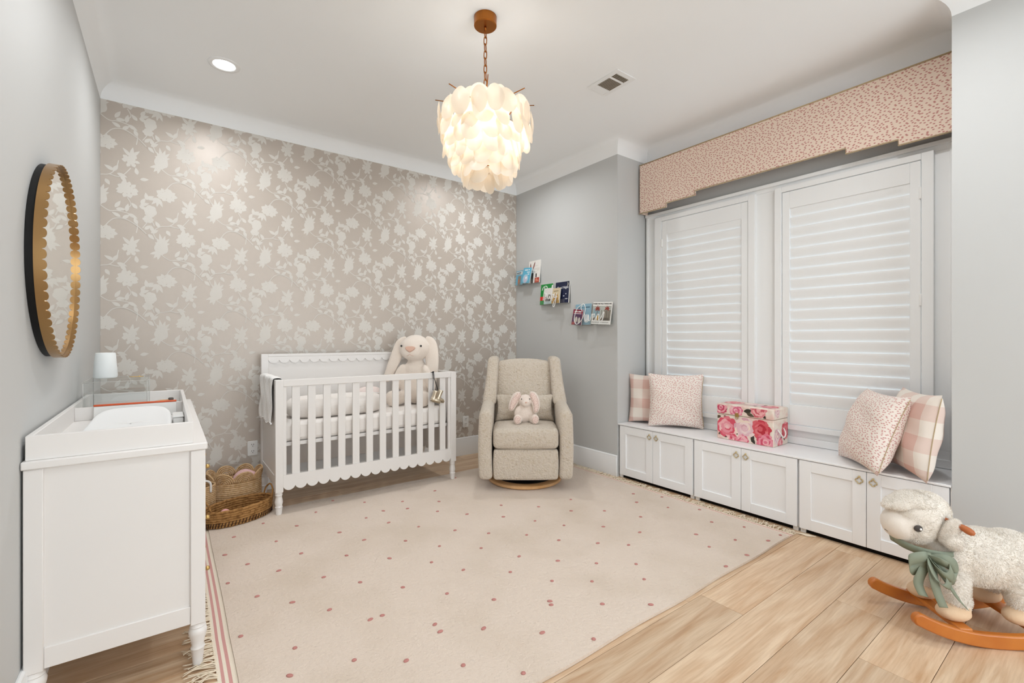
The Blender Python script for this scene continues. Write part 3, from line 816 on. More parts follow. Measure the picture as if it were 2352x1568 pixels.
book('navy picture book with a pale crescent moon', 3.409, 1.579, .20, .215, .014, .030, 5, '1c2342',
     decor=(('e9e2c8', [[(.075 + .013 * math.cos(a), .185 + .02 * math.sin(a)) for a in [R(-90 + 18 * k) for k in range(11)]] + [(.075 + .004 * math.cos(a), .185 + .017 * math.sin(a)) for a in [R(90 - 18 * k) for k in range(11)]]]),
            ('dfe2ea', [line('Good Night', .034, .01, .155, wt=.0006), circ(.06, .09, .006), circ(.03, .07, .012, .004), circ(.07, .04, .02, .004)])))
book('pale blue picture book at the back of the ledge by the alcove', 3.116, 1.353, .21, .200, .010, .030, 5, '8fb4c6',
     decor=(('4d6f84', [rect(-.085, .160, -.03, .168), rect(-.02, .161, .005, .168), rect(.015, .162, .085, .172)]), ('d5e0e4', [circ(.05, .06, .04)])))
book('maroon picture book leaning at the outer end of its ledge', 3.168, 1.354, .13, .150, .008, .062, 8, '8a2f43', roll=5,
     decor=(('e6dfe0', [rect(-.045, .122, -.005, .134), rect(.003, .122, .045, .134), rect(-.05, .106, .05, .112)]), ('5b3f5c', [rect(-.06, 0, .06, .105)]), ('c9c2b8', [circ(-.01, .05, .018, .03), circ(.03, .045, .015, .03)]), ('a44a4a', [circ(-.04, .01, .02)])))
book('wide picture book with grey palm trees and white title bands', 2.874, 1.353, .225, .205, .012, .050, 7, 'b9bdb6', roll=3,
     decor=(('f1f0ec', [rect(-.113, .168, .113, .205), rect(-.113, 0, .113, .034)]), ('8ea7b0', [rect(-.10, .05, -.02, .14)]), ('8b8478', [rect(.03, .034, .11, .13), rect(-.10, .034, .10, .06)]),
            ('6f6a60', [rect(-.055, .06, -.047, .14), rect(.06, .05, .068, .14), rect(.09, .05, .096, .13), rect(.0, .06, .006, .13)]),
            ('9b4a40', [petal((-.05, .14), R(a), .035, .012) for a in (0, 40, 90, 140, 180, 215, 325)] + [petal((.065, .14), R(a), .032, .012) for a in (10, 50, 100, 150, 190, 330)]),
            ('c9a35c', [circ(-.04, .06, .02, .022)]), ('22201e', [line('WHERE THE WILD THINGS ARE', .0155, 0, .187, wt=.0004), line('STORY AND PICTURES BY MAURICE SENDAK', .0098, 0, .017)])))

def strokes(name, label, y, z, off, paths, r=.0036):
    s = thing(name, label, 'sign', (XR - off, y, z), R(-90), group='script word signs on the ledges')
    for p in paths:
        obj('letter_stroke', MB().tube(crom([(a, 0, b) for a, b in p], 5), r, 8), WHITEP, s, smooth=True)
def shx(paths, s, sh=0.25): return [[((x + sh * y_) * s, y_ * s) for x, y_ in p] for p in paths]
BABY = [[(-.55, -.05), (-.5, .5), (-.45, 1.0)], [(-.75, .75), (-.6, 1.0), (-.25, 1.05), (-.15, .8), (-.45, .55), (-.15, .4), (-.15, .1), (-.5, -.02)],
        [(.22, .38), (.05, .4), (-.02, .15), (.1, .02), (.22, .25), (.25, .05), (.35, .05), (.48, .5), (.5, 1.0), (.42, 1.0), (.42, .3), (.5, .03), (.65, .1), (.62, .35), (.5, .3)],
        [(.66, .2), (.76, .38), (.78, .1), (.9, .08), (1.0, .4), (.98, -.1), (.85, -.6), (.7, -.55), (.8, -.2), (1.1, .15)]]
strokes('word_sign', 'cream script sign reading Baby on the middle ledge', 3.54, 1.622, .096, shx(BABY, .128, .12))
OWENS = [[(-.35, 1.0), (-.75, .75), (-.85, .2), (-.6, -.1), (-.25, .15), (-.1, .7), (-.3, 1.0), (-.45, .8), (-.3, .6)],
         [(-.1, .45), (0, .1), (.12, .1), (.2, .4), (.25, .1), (.38, .1), (.45, .42), (.55, .3)],
         [(.5, .2), (.66, .3), (.62, .42), (.54, .35), (.55, .1), (.7, .06), (.8, .3)], [(.82, .05), (.84, .36), (.95, .36), (1.0, .05), (1.1, .2)],
         [(1.1, .15), (1.28, .5), (1.26, .1), (1.1, -.02), (1.05, -.15)]]
strokes('word_sign', 'cream script sign reading Owens on the ledge nearest the alcove', 3.02, 1.375, .096, shx(OWENS, .170, .22), .0034)

# ------------------------------------------------------------------ outlets
def outlet(x, label):
    o = thing('wall_outlet', label, 'outlet', (x, YB - .0008, 0.348), group='duplex outlets on the papered wall')
    pl = obj('cover_plate', MB().box(-.036, -.006, -.058, .036, 0, .058), WHITEP, o, bevel=.003)
    for z in (-.026, .026):
        s = obj('socket', MB().prism([(.017 * math.cos(2 * PI * k / 16), z + .018 * math.sin(2 * PI * k / 16)) for k in range(16)], 'y', -.0078, -.005), WHITEP, pl)
        obj('slot', MB().box(-.008, -.0085, z + .001, -.005, -.0074, z + .010), DARK, pl)
        obj('slot', MB().box(.005, -.0085, z + .001, .008, -.0074, z + .010), DARK, pl)
        obj('slot', MB().prism([(.003 * math.cos(2 * PI * k / 8), z - .008 + .003 * math.sin(2 * PI * k / 8)) for k in range(8)], 'y', -.0085, -.0074), DARK, pl)
outlet(0.543, 'white duplex outlet on the papered wall between dresser and crib')
outlet(2.516, 'white duplex outlet on the papered wall between crib and glider chair')

# ------------------------------------------------------------------ ceiling fixtures
for i, (x, y_) in enumerate(DOWNLIGHTS):
    lab = ['round recessed ceiling light above the dresser end of the papered wall', 'round recessed ceiling light hidden behind the shell chandelier', 'round recessed ceiling light over the dresser',
           'round recessed ceiling light over the rocking sheep', 'round recessed ceiling light near the room entrance'][i]
    d = thing('recessed_light', lab, 'ceiling light', (x, y_, CEIL), group='recessed lights in the ceiling')
    obj('trim_ring', MB().lathe([(.060, -.0005), (.066, -.006), (.088, -.004), (.090, 0)], 40, capb=False, capt=False), TRIM, d, smooth=True)
    obj('diffuser', MB().lathe([(.0005, -.003), (.060, -.003)], 40, capb=False, capt=False), DIFF, d)
    add_area('recessed_lamp', (0, 0, -.012), DOWN_W, DOWN_C, .115, parent=d)

vt = thing('air_vent', 'white ceiling air vent with two groups of slats', 'vent', (2.437, 2.125, CEIL))
vm = MB().box(-.095, -.135, -.006, -.063, .135, 0).box(.063, -.135, -.006, .095, .135, 0).box(-.063, -.135, -.006, .063, -.098, 0).box(-.063, .072, -.006, .063, .135, 0).box(-.063, -.052, -.006, .063, -.036, 0)
obj('vent_frame', vm, TRIM, vt, bevel=.002)
obj('duct_shadow', MB().box(-.063, -.098, -.0012, .063, .072, -.0004), DARK, vt)
VSL = mat('vent_slat', '9a8f80', 0.5)
for k in range(9):
    x = -.059 + k * .0145
    obj('slat', MB().box(x, -.036, -.005, x + .009, .072, -.0035), VSL, vt)
for k in range(4):
    yy = -.095 + k * .0115
    obj('slat', MB().box(-.063, yy, -.005, .063, yy + .006, -.0035), VSL, vt)

# chandelier
CHX, CHY = 1.39, 2.105
ch = thing('shell_chandelier', 'tiered chandelier of cream shell discs hanging on a brass chain', 'chandelier', (CHX, CHY, CEIL))
obj('canopy', MB().lathe([(.062, 0), (.062, -.048), (.058, -.052), (.0, -.052)][::-1], 40), BRASSD, ch, smooth=35, label='round brass ceiling canopy')
obj('loop', MB().lathe([(.006, -.052), (.008, -.062), (.003, -.072)][::-1], 12), BRASSD, ch, smooth=True)
lk = []
for k in range(20):
    a = 2 * PI * k / 20; lk.append((.0085 * math.cos(a), 0, .0215 * max(-1, min(1, 1.25 * math.sin(a)))))
LK = mesh('chain_link', MB().tube(lk, .0028, 6, closed=True), True); LK.materials.append(BRASSD)
zl = -.090; k = 0
while zl > -.47:
    o = obj('chain_link', LK, BRASSD, ch); o.location = (0, 0, zl); o.rotation_euler = (0, 0, (PI / 2) * (k % 2) + .5); zl -= .0385; k += 1
obj('stem', MB().lathe([(.010, -.86), (.010, -.485), (.004, -.478)], 12), BRASSD, ch, smooth=30)
for r_, z in ((.145, -.50), (.11, -.62), (.09, -.74), (.06, -.83)):
    obj('frame_ring', MB().tube([(r_ * math.cos(2 * PI * k / 32), r_ * math.sin(2 * PI * k / 32), z) for k in range(32)], .003, 6, closed=True), BRASSD, ch, smooth=True)
for k in range(8):
    a = 2 * PI * k / 8 + .25
    obj('arm_rod', MB().tube([(.01 * math.cos(a), .01 * math.sin(a), -.49), (.27 * math.cos(a), .27 * math.sin(a), -.478 + .012 * (k % 2))], .0026, 6), BRASSD, ch, smooth=True)
def disc_mesh(w, h):
    def fn(i, j):
        a = 2 * PI * i; r_ = .02 + .98 * j
        wob = 1 + .03 * math.sin(3 * a + 1) + .02 * math.sin(5 * a)
        return (w * r_ * wob * math.cos(a), .012 * r_ * r_, h * r_ * wob * math.sin(a))
    return MB().grid(fn, 22, 3, closed_u=True)
DM = []
for w, h in ((.052, .068), (.056, .064), (.046, .070)):
    m_ = mesh('shell_disc', disc_mesh(w, h), True); m_.materials.append(SHELL); DM.append(m_)
rc = random.Random(21)
for z, r_, n, tilt in ((-.515, .130, 6, 6), (-.535, .215, 12, 4), (-.570, .262, 18, -4), (-.625, .244, 18, -10), (-.680, .218, 17, -12), (-.735, .192, 15, -12), (-.790, .168, 13, -12), (-.838, .140, 11, -14), (-.866, .080, 6, -20)):
    for k in range(n):
        a = 2 * PI * (k + rc.uniform(-.18, .18)) / n + z * 9
        rr = r_ + rc.uniform(-.012, .012)
        o = obj('shell_disc', rc.choice(DM), SHELL, ch)
        o.location = (rr * math.cos(a), rr * math.sin(a), z + rc.uniform(-.010, .010))
        o.rotation_euler = Euler((R(tilt + rc.uniform(-8, 8)), R(rc.uniform(-12, 12)), a + PI / 2 + R(rc.uniform(-27, 27))), 'XYZ')
for k in range(4):
    a = PI / 2 * k + .4; x, y_ = .07 * math.cos(a), .07 * math.sin(a)
    b_ = obj('bulb', MB().ell((x, y_, -.690), (.017, .017, .026)), BULB, ch, smooth=True)
    obj('lamp_socket', MB().lathe([(.010, -.675), (.010, -.64)], 12, c=(x, y_, 0)), BRASSD, ch, smooth=30)
    l = bpy.data.lights.new('chandelier_lamp', 'POINT'); l.energy = CHAND_W / 4; l.color = CHAND_C; l.shadow_soft_size = .03
    lo = bpy.data.objects.new('chandelier_lamp', l); lo.location = (x, y_, -.655); lo.parent = ch; COL.objects.link(lo)

# ------------------------------------------------------------------ mirror
MY, MZ, MR = 2.470, 1.513, 0.365
mr = thing('wall_mirror', 'round wall mirror with a deep scalloped brass rim', 'mirror', (XL, MY, MZ))
def ringx(rad, x, n=96): return [(x, rad * math.cos(2 * PI * k / n), rad * math.sin(2 * PI * k / n)) for k in range(n)]
bk = MB().lathe([(MR - .006, 0.0005), (MR - .006, .020), (MR - .02, .022)], 96); bk.xf(Matrix.Rotation(R(90), 4, 'Y'))
obj('backing', bk, BLACK, mr, smooth=40)
gl = MB().lathe([(.001, .0365), (MR - .004, .0365)], 96, capb=False, capt=False); gl.xf(Matrix.Rotation(R(90), 4, 'Y'))
obj('mirror_glass', gl, MIRROR, mr)
NSC = 66; per = 10
def rimfn(rad):
    vs = []
    for k in range(NSC * per):
        a = 2 * PI * k / (NSC * per); t = (k % per) / per
        front_ = .041 + .012 * math.sqrt(max(0, 1 - (2 * t - 1) ** 2))
        vs.append((a, front_, rad))
    return vs
rm = MB(); A = rimfn(MR); B = rimfn(MR - .003); n_ = len(A)
vs = [(.021, r_ * math.cos(a), r_ * math.sin(a)) for a, f_, r_ in A] + [(f_, r_ * math.cos(a), r_ * math.sin(a)) for a, f_, r_ in A]
vs += [(f_, r_ * math.cos(a), r_ * math.sin(a)) for a, f_, r_ in B] + [(.021, r_ * math.cos(a), r_ * math.sin(a)) for a, f_, r_ in B]
fs = []
for i in range(n_):
    j = (i + 1) % n_
    for q in range(3): fs.append((q * n_ + i, q * n_ + j, (q + 1) * n_ + j, (q + 1) * n_ + i))
    fs.append((3 * n_ + i, 3 * n_ + j, j, i))
rm.add(vs, fs)
obj('scalloped_rim', rm, BRUSH, mr, smooth=30, label='scalloped brushed brass rim')

# ------------------------------------------------------------------ dresser and things on it
DX0, DX1, DY0, DY1, DZ = -0.362, 0.113, 2.060, 3.585, 0.836
dr = thing('dresser', 'white dresser with turned legs and brass ball knobs', 'dresser', ((DX0 + DX1) / 2, (DY0 + DY1) / 2, 0))
obj('top', MB().box(DX0 - .004, DY0 - .008, DZ - .026, DX1 + .006, DY1 + .008, DZ), FURN, dr, world=True, bevel=.004)
pw = .046
for x0 in (DX0, DX1 - pw):
    for y0 in (DY0, DY1 - pw):
        pst = obj('post', MB().box(x0, y0, .165, x0 + pw, y0 + pw, DZ - .027), FURN, dr, world=True, bevel=.003)
        cx, cy = x0 + pw / 2, y0 + pw / 2
        prof = [(.013, 0), (.016, .006), (.017, .03), (.021, .068), (.0235, .072), (.021, .077), (.019, .081), (.022, .10), (.0285, .125), (.0295, .136), (.026, .146), (.0235, .149), (.026, .153), (.0225, .160), (.0225, .165)]
        obj('leg', MB().lathe(prof, 24, c=(cx, cy, 0)), FURN, dr, world=True, smooth=50, label='turned white leg')
for y0, nm in ((DY0 + .012, 'end_panel'), (DY1 - .024, 'end_panel')):
    obj(nm, MB().box(DX0 + pw, y0, .236, DX1 - pw, y0 + .012, DZ - .027), FURN, dr, world=True)
    obj('end_rail', MB().box(DX0 + pw, y0 - .006 if y0 < 3 else y0, .170, DX1 - pw, y0 + .014, .236), FURN, dr, world=True, bevel=.002)
obj('carcass', MB().box(DX0 + .01, DY0 + .026, .172, DX1 - .022, DY1 - .026, DZ - .027), FURN, dr, world=True)
for ci in range(3):
    for ri in range(3):
        wy = (DY1 - DY0 - 2 * pw) / 3; hz = (DZ - .03 - .19) / 3
        y0 = DY0 + pw + ci * wy + .004; z0 = .19 + ri * hz + .003
        d = obj('drawer', MB().box(DX1 - .021, y0, z0, DX1 - .003, y0 + wy - .008, z0 + hz - .006), FURN, dr, world=True, bevel=.002)
        for fy in (.25, .75):
            kb = MB().lathe([(.0035, 0), (.0035, .011), (.007, .013), (.0092, .0185), (.007, .0245), (.003, .027)], 16)
            kb.xf(Matrix.Translation((DX1 - .003, y0 + (wy - .008) * fy, z0 + hz / 2)) @ Matrix.Rotation(R(90), 4, 'Y'))
            kb.v = [(p[0] - dr.location.x, p[1] - dr.location.y, p[2]) for p in kb.v]
            obj('knob', kb, BRASS, d, smooth=True)

TZ0, TZ1 = DZ, 0.914
TX0, TX1, TY0, TY1, TYD = -0.358, 0.076, 2.068, 3.43, 2.890
tr = thing('changing_tray', 'white open changing tray with a cross divider on top of the dresser', 'tray', ((TX0 + TX1) / 2, (TY0 + TY1) / 2, TZ0))
tb = .016
obj('tray_floor', MB().box(TX0 + tb, TY0 + tb, TZ0, TX1 - tb, TY1 - tb, TZ0 + .006), FURN, tr, world=True)
obj('end_board', MB().box(TX0, TY0, TZ0, TX1, TY0 + tb, TZ1), FURN, tr, world=True, bevel=.002)
obj('end_board', MB().box(TX0, TY1 - tb, TZ0, TX1, TY1, TZ1), FURN, tr, world=True, bevel=.002)
obj('side_board', MB().box(TX0, TY0 + tb, TZ0, TX0 + tb, TY1 - tb, TZ1), FURN, tr, world=True, bevel=.002)
obj('side_board', MB().box(TX1 - tb, TY0 + tb, TZ0, TX1, TY1 - tb, TZ1), FURN, tr, world=True, bevel=.002)
obj('divider', MB().box(TX0 + tb, TYD, TZ0 + .006, TX1 - tb, TYD + .012, TZ1 - .012), FURN, tr, world=True, bevel=.0015)

# changing pad: peanut-shaped dished pad with raised rim
px0, px1, py0, py1 = -0.262, 0.015, 2.115, 2.84
pd = thing('changing_pad', 'smooth white contoured changing pad lying in the tray', 'changing pad', ((px0 + px1) / 2, (py0 + py1) / 2, TZ0 + .006))
def padfn(i, j):
    a = 2 * PI * i; e = 0.5
    cx_, sy_ = math.cos(a), math.sin(a)
    X = (px1 - px0) / 2 * math.copysign(abs(cx_) ** e, cx_); Y = (py1 - py0) / 2 * math.copysign(abs(sy_) ** e, sy_)
    prof = [(.95, .0), (.985, .006), (1.0, .016), (.99, .026), (.96, .032), (.92, .033), (.80, .0305), (.55, .028), (.25, .027), (.02, .0265)]
    k = j * (len(prof) - 1); q = min(int(k), len(prof) - 2); f_ = k - q
    s_ = prof[q][0] * (1 - f_) + prof[q + 1][0] * f_; z = prof[q][1] * (1 - f_) + prof[q + 1][1] * f_
    lift = .026 * max(0, Y * s_ / ((py1 - py0) / 2)) ** 2 if z > .01 else 0
    return (X * s_, Y * s_, z + max(0, lift))
obj('pad_body', MB().grid(padfn, 56, 18, closed_u=True), PAD, pd, smooth=60)
obj('centre_crease', MB().box(-.10, .018, .0268, .10, .022, .0285), LINEN, pd, bevel=.0008)
wp = thing('wipes_case', 'small white wipes case beside the changing pad', 'case', (.038, 2.60, TZ0 + .006))
obj('case_body', MB().box(-.02, -.07, 0, .02, .07, .028), WHITEP, wp, bevel=.006)
obj('case_lid', MB().box(-.021, -.071, .0285, .021, .071, .036), WHITEP, wp, bevel=.005)
# slim box with orange edge standing on the pad side of the divider
sb = thing('slim_box', 'slim white packet with an orange top edge standing against the tray divider', 'packet', (-.12, TYD - .016, TZ0 + .006))
obj('packet_body', MB().box(-.155, -.012, 0, .155, .012, .064), WHITEP, sb, bevel=.003)
obj('packet_edge', MB().box(-.1555, -.0128, .0645, .1555, .0128, .0710), ORANGE, sb, bevel=.002, label='orange edge strip')
# clear acrylic organiser with white cylinder on top
ac = thing('acrylic_organizer', 'clear acrylic box organizer in the far part of the tray', 'organizer', (-.20, 3.12, TZ0 + .006))
AH, aw, ad_ = .168, .118, .19
for b in ((-aw, -ad_, 0, aw, -ad_ + .003, AH), (-aw, ad_ - .003, 0, aw, ad_, AH), (-aw, -ad_ + .003, 0, -aw + .003, ad_ - .003, AH), (aw - .003, -ad_ + .003, 0, aw, ad_ - .003, AH)):
    obj('acrylic_wall', MB().box(*b), ACRYL, ac, bevel=.0008)
for sx in (-1, 1):
    for sy in (-1, 1): obj('polished_edge', MB().tube([(sx * aw, sy * ad_, 0), (sx * aw, sy * ad_, AH)], .0011, 5), EDGE, ac, smooth=True)
obj('polished_edge', MB().tube([(-aw - .002, -ad_ - .002, AH + .004), (aw + .002, -ad_ - .002, AH + .004), (aw + .002, ad_ + .002, AH + .004), (-aw - .002, ad_ + .002, AH + .004)], .0011, 5, closed=True), EDGE, ac, smooth=True)
obj('acrylic_lid', MB().box(-aw - .002, -ad_ - .002, AH, aw + .002, ad_ + .002, AH + .004), ACRYL, ac, bevel=.001)
df = thing('white_diffuser', 'white tapered cylinder diffuser standing on the clear organizer', 'lamp', (-.262, 3.22, TZ0 + .006 + AH + .004))  # unlit white cylinder, a diffuser
obj('diffuser_body', MB().lathe([(.040, 0), (.0475, .004), (.050, .014), (.042, .128), (.039, .133), (.0, .134)], 40), mat('diffuser_white', 'eef2f2', .5, .4), df, smooth=40)
obj('diffuser_base', MB().lathe([(.036, .0), (.036, .002)], 32), WHITEP, df)
gc = thing('paper_clip_dish', 'tiny gold clip lying on the clear organizer lid', 'clip', (-.135, 3.20, TZ0 + .006 + AH + .0045))
obj('clip_wire', MB().tube([(.03 * math.cos(2 * PI * k / 20), .009 * math.sin(2 * PI * k / 20), .003) for k in range(20)], .0016, 6, closed=True), BRASS, gc, smooth=True)
obj('clip_bead', MB().ell((.012, 0, .004), (.004, .004, .004), nu=10, nv=6), BRASS, gc, smooth=True)
bt = thing('brush', 'small brush with pale wooden handle lying past the tray divider', 'brush', (-.03, 2.95, TZ0 + .034), R(30))
obj('brush_handle', MB().tube([(-.05, 0, .03), (.0, 0, .034), (.04, 0, .034)], [.005, .006, .004], 8), PALEW, bt, smooth=True)
obj('bristles', MB().lathe([(.010, .0), (.012, .02), (.009, .024)], 14, c=(.05, 0, .022)), ink('5f5a55'), bt, smooth=True)

# ------------------------------------------------------------------ crib
C0, C1, CF, CB = 0.588, 1.998, 3.480, 4.120
cr = thing('baby_crib', 'white wooden crib with slatted front and scalloped edges', 'crib', ((C0 + C1) / 2, (CF + CB) / 2, 0))
pw = .050
LEG = [(.015, 0), (.019, .004), (.0195, .012), (.022, .045), (.023, .060), (.0255, .064), (.022, .070), (.021, .074), (.025, .088), (.0265, .100), (.022, .122), (.0195, .138), (.0245, .146), (.0215, .152), (.0245, .158), (.0245, .166)]
for x0 in (C0, C1 - pw):
    for y0, ht in ((CF, .937), (CB - pw, 1.100)):
        obj('post', MB().box(x0, y0, .166, x0 + pw, y0 + pw, ht), FURN, cr, world=True, bevel=.003)
        obj('leg', MB().lathe([(r_, max(z_, .0135) if y0 < 3.6 else z_) for r_, z_ in LEG][(1 if y0 < 3.6 else 0):], 24, c=(x0 + pw / 2, y0 + pw / 2, 0)), FURN, cr, world=True, smooth=50, label='turned white leg')
obj('top_rail', MB().box(C0 + pw, CF + .006, .890, C1 - pw, CF + .046, .937), FURN, cr, world=True, bevel=.003)
NSL = 12
span = C1 - C0 - 2 * pw - .050
for x in (C0 + pw, C1 - pw - .022):
    obj('side_stile', MB().box(x, CF + .014, .278, x + .022, CF + .036, .890), FURN, cr, world=True, bevel=.002)
for k in range(NSL):
    x = C0 + pw + .025 + span * (k + .5) / NSL + .006
    obj('slat', MB().box(x - .026, CF + .017, .278, x + .026, CF + .033, .890), FURN, cr, world=True, bevel=.002)
def scallop(x0, x1, ztop, zmid, n, dep):
    pts = [(x0, ztop), (x0, zmid)]
    w = (x1 - x0) / n
    for k in range(n):
        for q in range(1, 9):
            t = q / 8; pts.append((x0 + w * (k + t), zmid - dep * math.sin(PI * t) ** .6))
    pts.append((x1, ztop))
    return pts
obj('scalloped_apron', MB().prism(scallop(C0 + pw, C1 - pw, .279, .200, 17, .028), 'y', CF + .008, CF + .040), FURN, cr, world=True, smooth=None)
for x0, x1 in ((C0 + .010, C0 + .034), (C1 - .034, C1 - .010)):
    obj('end_panel', MB().box(x0, CF + pw, .268, x1, CB - pw, .900), FURN, cr, world=True)
    obj('end_rail', MB().box(x0 - .006, CF + pw, .900, x1 + .006, CB - pw, .937), FURN, cr, world=True, bevel=.003)
    obj('scalloped_apron', MB().prism(scallop(CF + pw, CB - pw, .268, .215, 8, .022), 'x', x0 - .004, x1 + .002), FURN, cr, world=True)
obj('headboard_panel', MB().box(C0 + pw, CB - .034, .50, C1 - pw, CB - .020, 1.085), FURN, cr, world=True)
obj('headboard_rail', MB().box(C0 + pw, CB - .046, 1.078, C1 - pw, CB - .004, 1.100), FURN, cr, world=True, bevel=.003)
obj('scalloped_trim', MB().prism(scallop(C0 + pw, C1 - pw, 1.078, 1.052, 17, .026), 'y', CB - .046, CB - .0345), FURN, cr, world=True)
BASEG = mat('crib_base_panel', 'cfc5bb', .6, .3)
obj('back_panel', MB().box(C0 + pw, CB - .032, .20, C1 - pw, CB - .018, .499), FURN, cr, world=True)
obj('mattress_support', MB().box(C0 + .052, CF + .052, .468, C1 - .052, CB - .048, .494), FURN, cr, world=True, bevel=.003)
ms = thing('crib_mattress', 'crib mattress in a fitted white sheet', 'mattress', ((C0 + C1) / 2, (CF + CB) / 2, .4945))
obj('fitted_sheet', MB().box(C0 + .052, CF + .056, .495, C1 - .052, CB - .052, .632), MATT, ms, world=True, bevel=.028, smooth=60)
ln = thing('baby_lounger', 'padded white baby lounger lying on the crib mattress', 'lounger', (1.065, 3.770, .633), 0.0)
ln.scale = (1.0, 0.80, 1.0)
obj('lounger_rim', MB().tube(crom([(-.30, -.02, .07), (-.24, -.16, .07), (.0, -.195, .07), (.24, -.17, .07), (.31, 0, .07), (.24, .16, .07), (0, .185, .07), (-.24, .15, .07)], 8, closed=True), .068, 14, closed=True), MATT, ln, smooth=True)
obj('lounger_pad', MB().ell((0, 0, .035), (.27, .15, .03)), MATT, ln, smooth=True)
ry = thing('rolled_blanket', 'rolled pale pink swaddle behind the lounger in the crib', 'blanket', (1.42, 4.012, .633), 0)
obj('roll', MB().ell((0, 0, .085), (.15, .045, .085)), mat('pale_pink_cotton', 'f1e3de', .95, .1, bump=(60, .4, .006)), ry, smooth=True)
obj('fold_edge', MB().tube([(-.13 + .26 * k / 12, -.030 - .014 * math.sin(PI * k / 12), .12 - .02 * abs(2 * k / 12 - 1)) for k in range(13)], .005, 6), LINEN, ry, smooth=True)
# muslin towel over the left end rail
tw = thing('muslin_cloth', 'crinkled white muslin cloth draped over the crib end', 'cloth', (C0 + .02, 3.786, .63))
rt = random.Random(4)
def drape(i, j):
    y_ = -.248 + .47 * i * 1.05; t = j
    L1, L2 = .315, .22
    s_ = t * (L1 + .06 + L2)
    w = .006 * math.sin(y_ * 70) + .004 * math.sin(y_ * 41 + s_ * 25)
    if s_ < L1: return (-.024 - abs(w) - .010 * (1 - s_ / L1), y_ + .010 * math.sin(s_ * 30), .000 + s_ + .012 * math.sin(y_ * 26))
    if s_ < L1 + .06:
        a = (s_ - L1) / .06 * PI; return (.0015 - .0255 * math.cos(a), y_, .312 + .006 * math.sin(a) + abs(w) * .4)
    d = s_ - L1 - .06; return (.027 + abs(w), y_, .312 - d)
obj('draped_cloth', MB().grid(drape, 60, 46), MUSLIN, tw, smooth=True, solid=.003)
obj('hem', MB().tube([(-.034 - .006 * abs(math.sin((-.235 + .47 * k / 40) * 70)), -.248 + .494 * k / 40, .0 + .012 * math.sin((-.235 + .47 * k / 40) * 26)) for k in range(41)], .005, 6), MUSLIN, tw, smooth=True)
# champagne baby boots hanging on a black ribbon
bo = thing('baby_boots', 'pair of metallic champagne baby boots hung by black ribbon on the crib rail', 'boots', (1.775, CF - .024, .70))
def boot(x, y_, rz, tl):
    mb = MB().lathe([(.019, .012), (.0185, .05), (.0225, .096)], 20, sy=1.08).ell((.0, 0, .024), (.024, .023, .022)).ell((.022, 0, .020), (.042, .021, .018)).ell((.048, 0, .015), (.022, .016, .012))
    mb.xf(Matrix.Translation((x, y_, 0)) @ Matrix.Rotation(R(rz), 4, 'Z') @ Matrix.Rotation(R(tl), 4, 'Y'))
    s = MB().ell((.022, 0, .0035), (.046, .020, .005)); s.xf(Matrix.Translation((x, y_, 0)) @ Matrix.Rotation(R(rz), 4, 'Z') @ Matrix.Rotation(R(tl), 4, 'Y'))
    b_ = obj('boot', mb, SILVER, bo, remesh=.0045, relax=4)
    obj('sole', s, mat('boot_sole', '8e806a', .5), b_, smooth=True)
boot(-.020, -.006, -14, 18); boot(.030, .006, 4, 22)
obj('ribbon', MB().tube([(-.012, 0, .093), (-.004, .010, .19), (-.004, .018, .238), (-.004, .040, .2405), (.004, .076, .236)], .0028, 6), BLACK, bo, smooth=True)
obj('ribbon', MB().tube([(.036, .004, .091), (.004, .008, .19), (.003, .018, .238), (.004, .040, .2405), (.008, .076, .236)], .0028, 6), BLACK, bo, smooth=True)
obj('ribbon_knot', MB().ell((0, .02, .244), (.010, .006, .006), nu=10, nv=6), BLACK, bo, smooth=True)

# ------------------------------------------------------------------ plush rabbits
def ear(name, parent, pts, widths, th, m, inner=None):
    P = crom(pts, 5); n = len(P); mb = MB()
    W = [widths[0] + (widths[1] - widths[0]) * math.sin(PI * min(1, (i / (n - 1)) * 1.05)) ** .8 for i in range(n)]
    vs = []; K = 12
    for i, p in enumerate(P):
        t = (P[min(i + 1, n - 1)] - P[max(i - 1, 0)]).normalized()
        f = Vector((0, -1, 0)); s_ = t.cross(f).normalized(); f = s_.cross(t).normalized()
        e = 1.0 if 0 < i < n - 1 else .35
        for k in range(K):
            a = 2 * PI * k / K
            vs.append(p + s_ * (W[i] * e * math.cos(a)) + f * (th * e * math.sin(a)))
    fs = [(i * K + k, i * K + (k + 1) % K, (i + 1) * K + (k + 1) % K, (i + 1) * K + k) for i in range(n - 1) for k in range(K)]
    fs += [tuple(range(K - 1, -1, -1)), tuple((n - 1) * K + k for k in range(K))]
    mb.add(vs, fs)
    e_ = obj(name, mb, m, parent, smooth=True)
    if inner:
        im = MB(); vs = []; fs = []
        rngi = range(2, n - 1)
        for i in rngi:
            p = P[i]; t = (P[min(i + 1, n - 1)] - P[max(i - 1, 0)]).normalized()
            f = Vector((0, -1, 0)); s_ = t.cross(f).normalized(); f = s_.cross(t).normalized()
            if f.y > 0: f = -f
            for q in (-1, 0, 1): vs.append(p + s_ * (W[i] * .62 * q) + f * (th * (1.03 if q == 0 else .90) + .001))
        for i in range(len(rngi) - 1):
            for q in range(2): fs.append((i * 3 + q, i * 3 + q + 1, (i + 1) * 3 + q + 1, (i + 1) * 3 + q))
        im.add(vs, fs); obj('ear_lining', im, inner, e_, smooth=True, solid=.0015, label='small floral print ear lining')
bn = thing('plush_rabbit', 'large cream plush rabbit with long hanging ears sitting in the crib', 'plush toy', (1.795, 3.860, .633), R(-45))
bn.scale = (1.08, 1.04, 1.0)
b = MB()
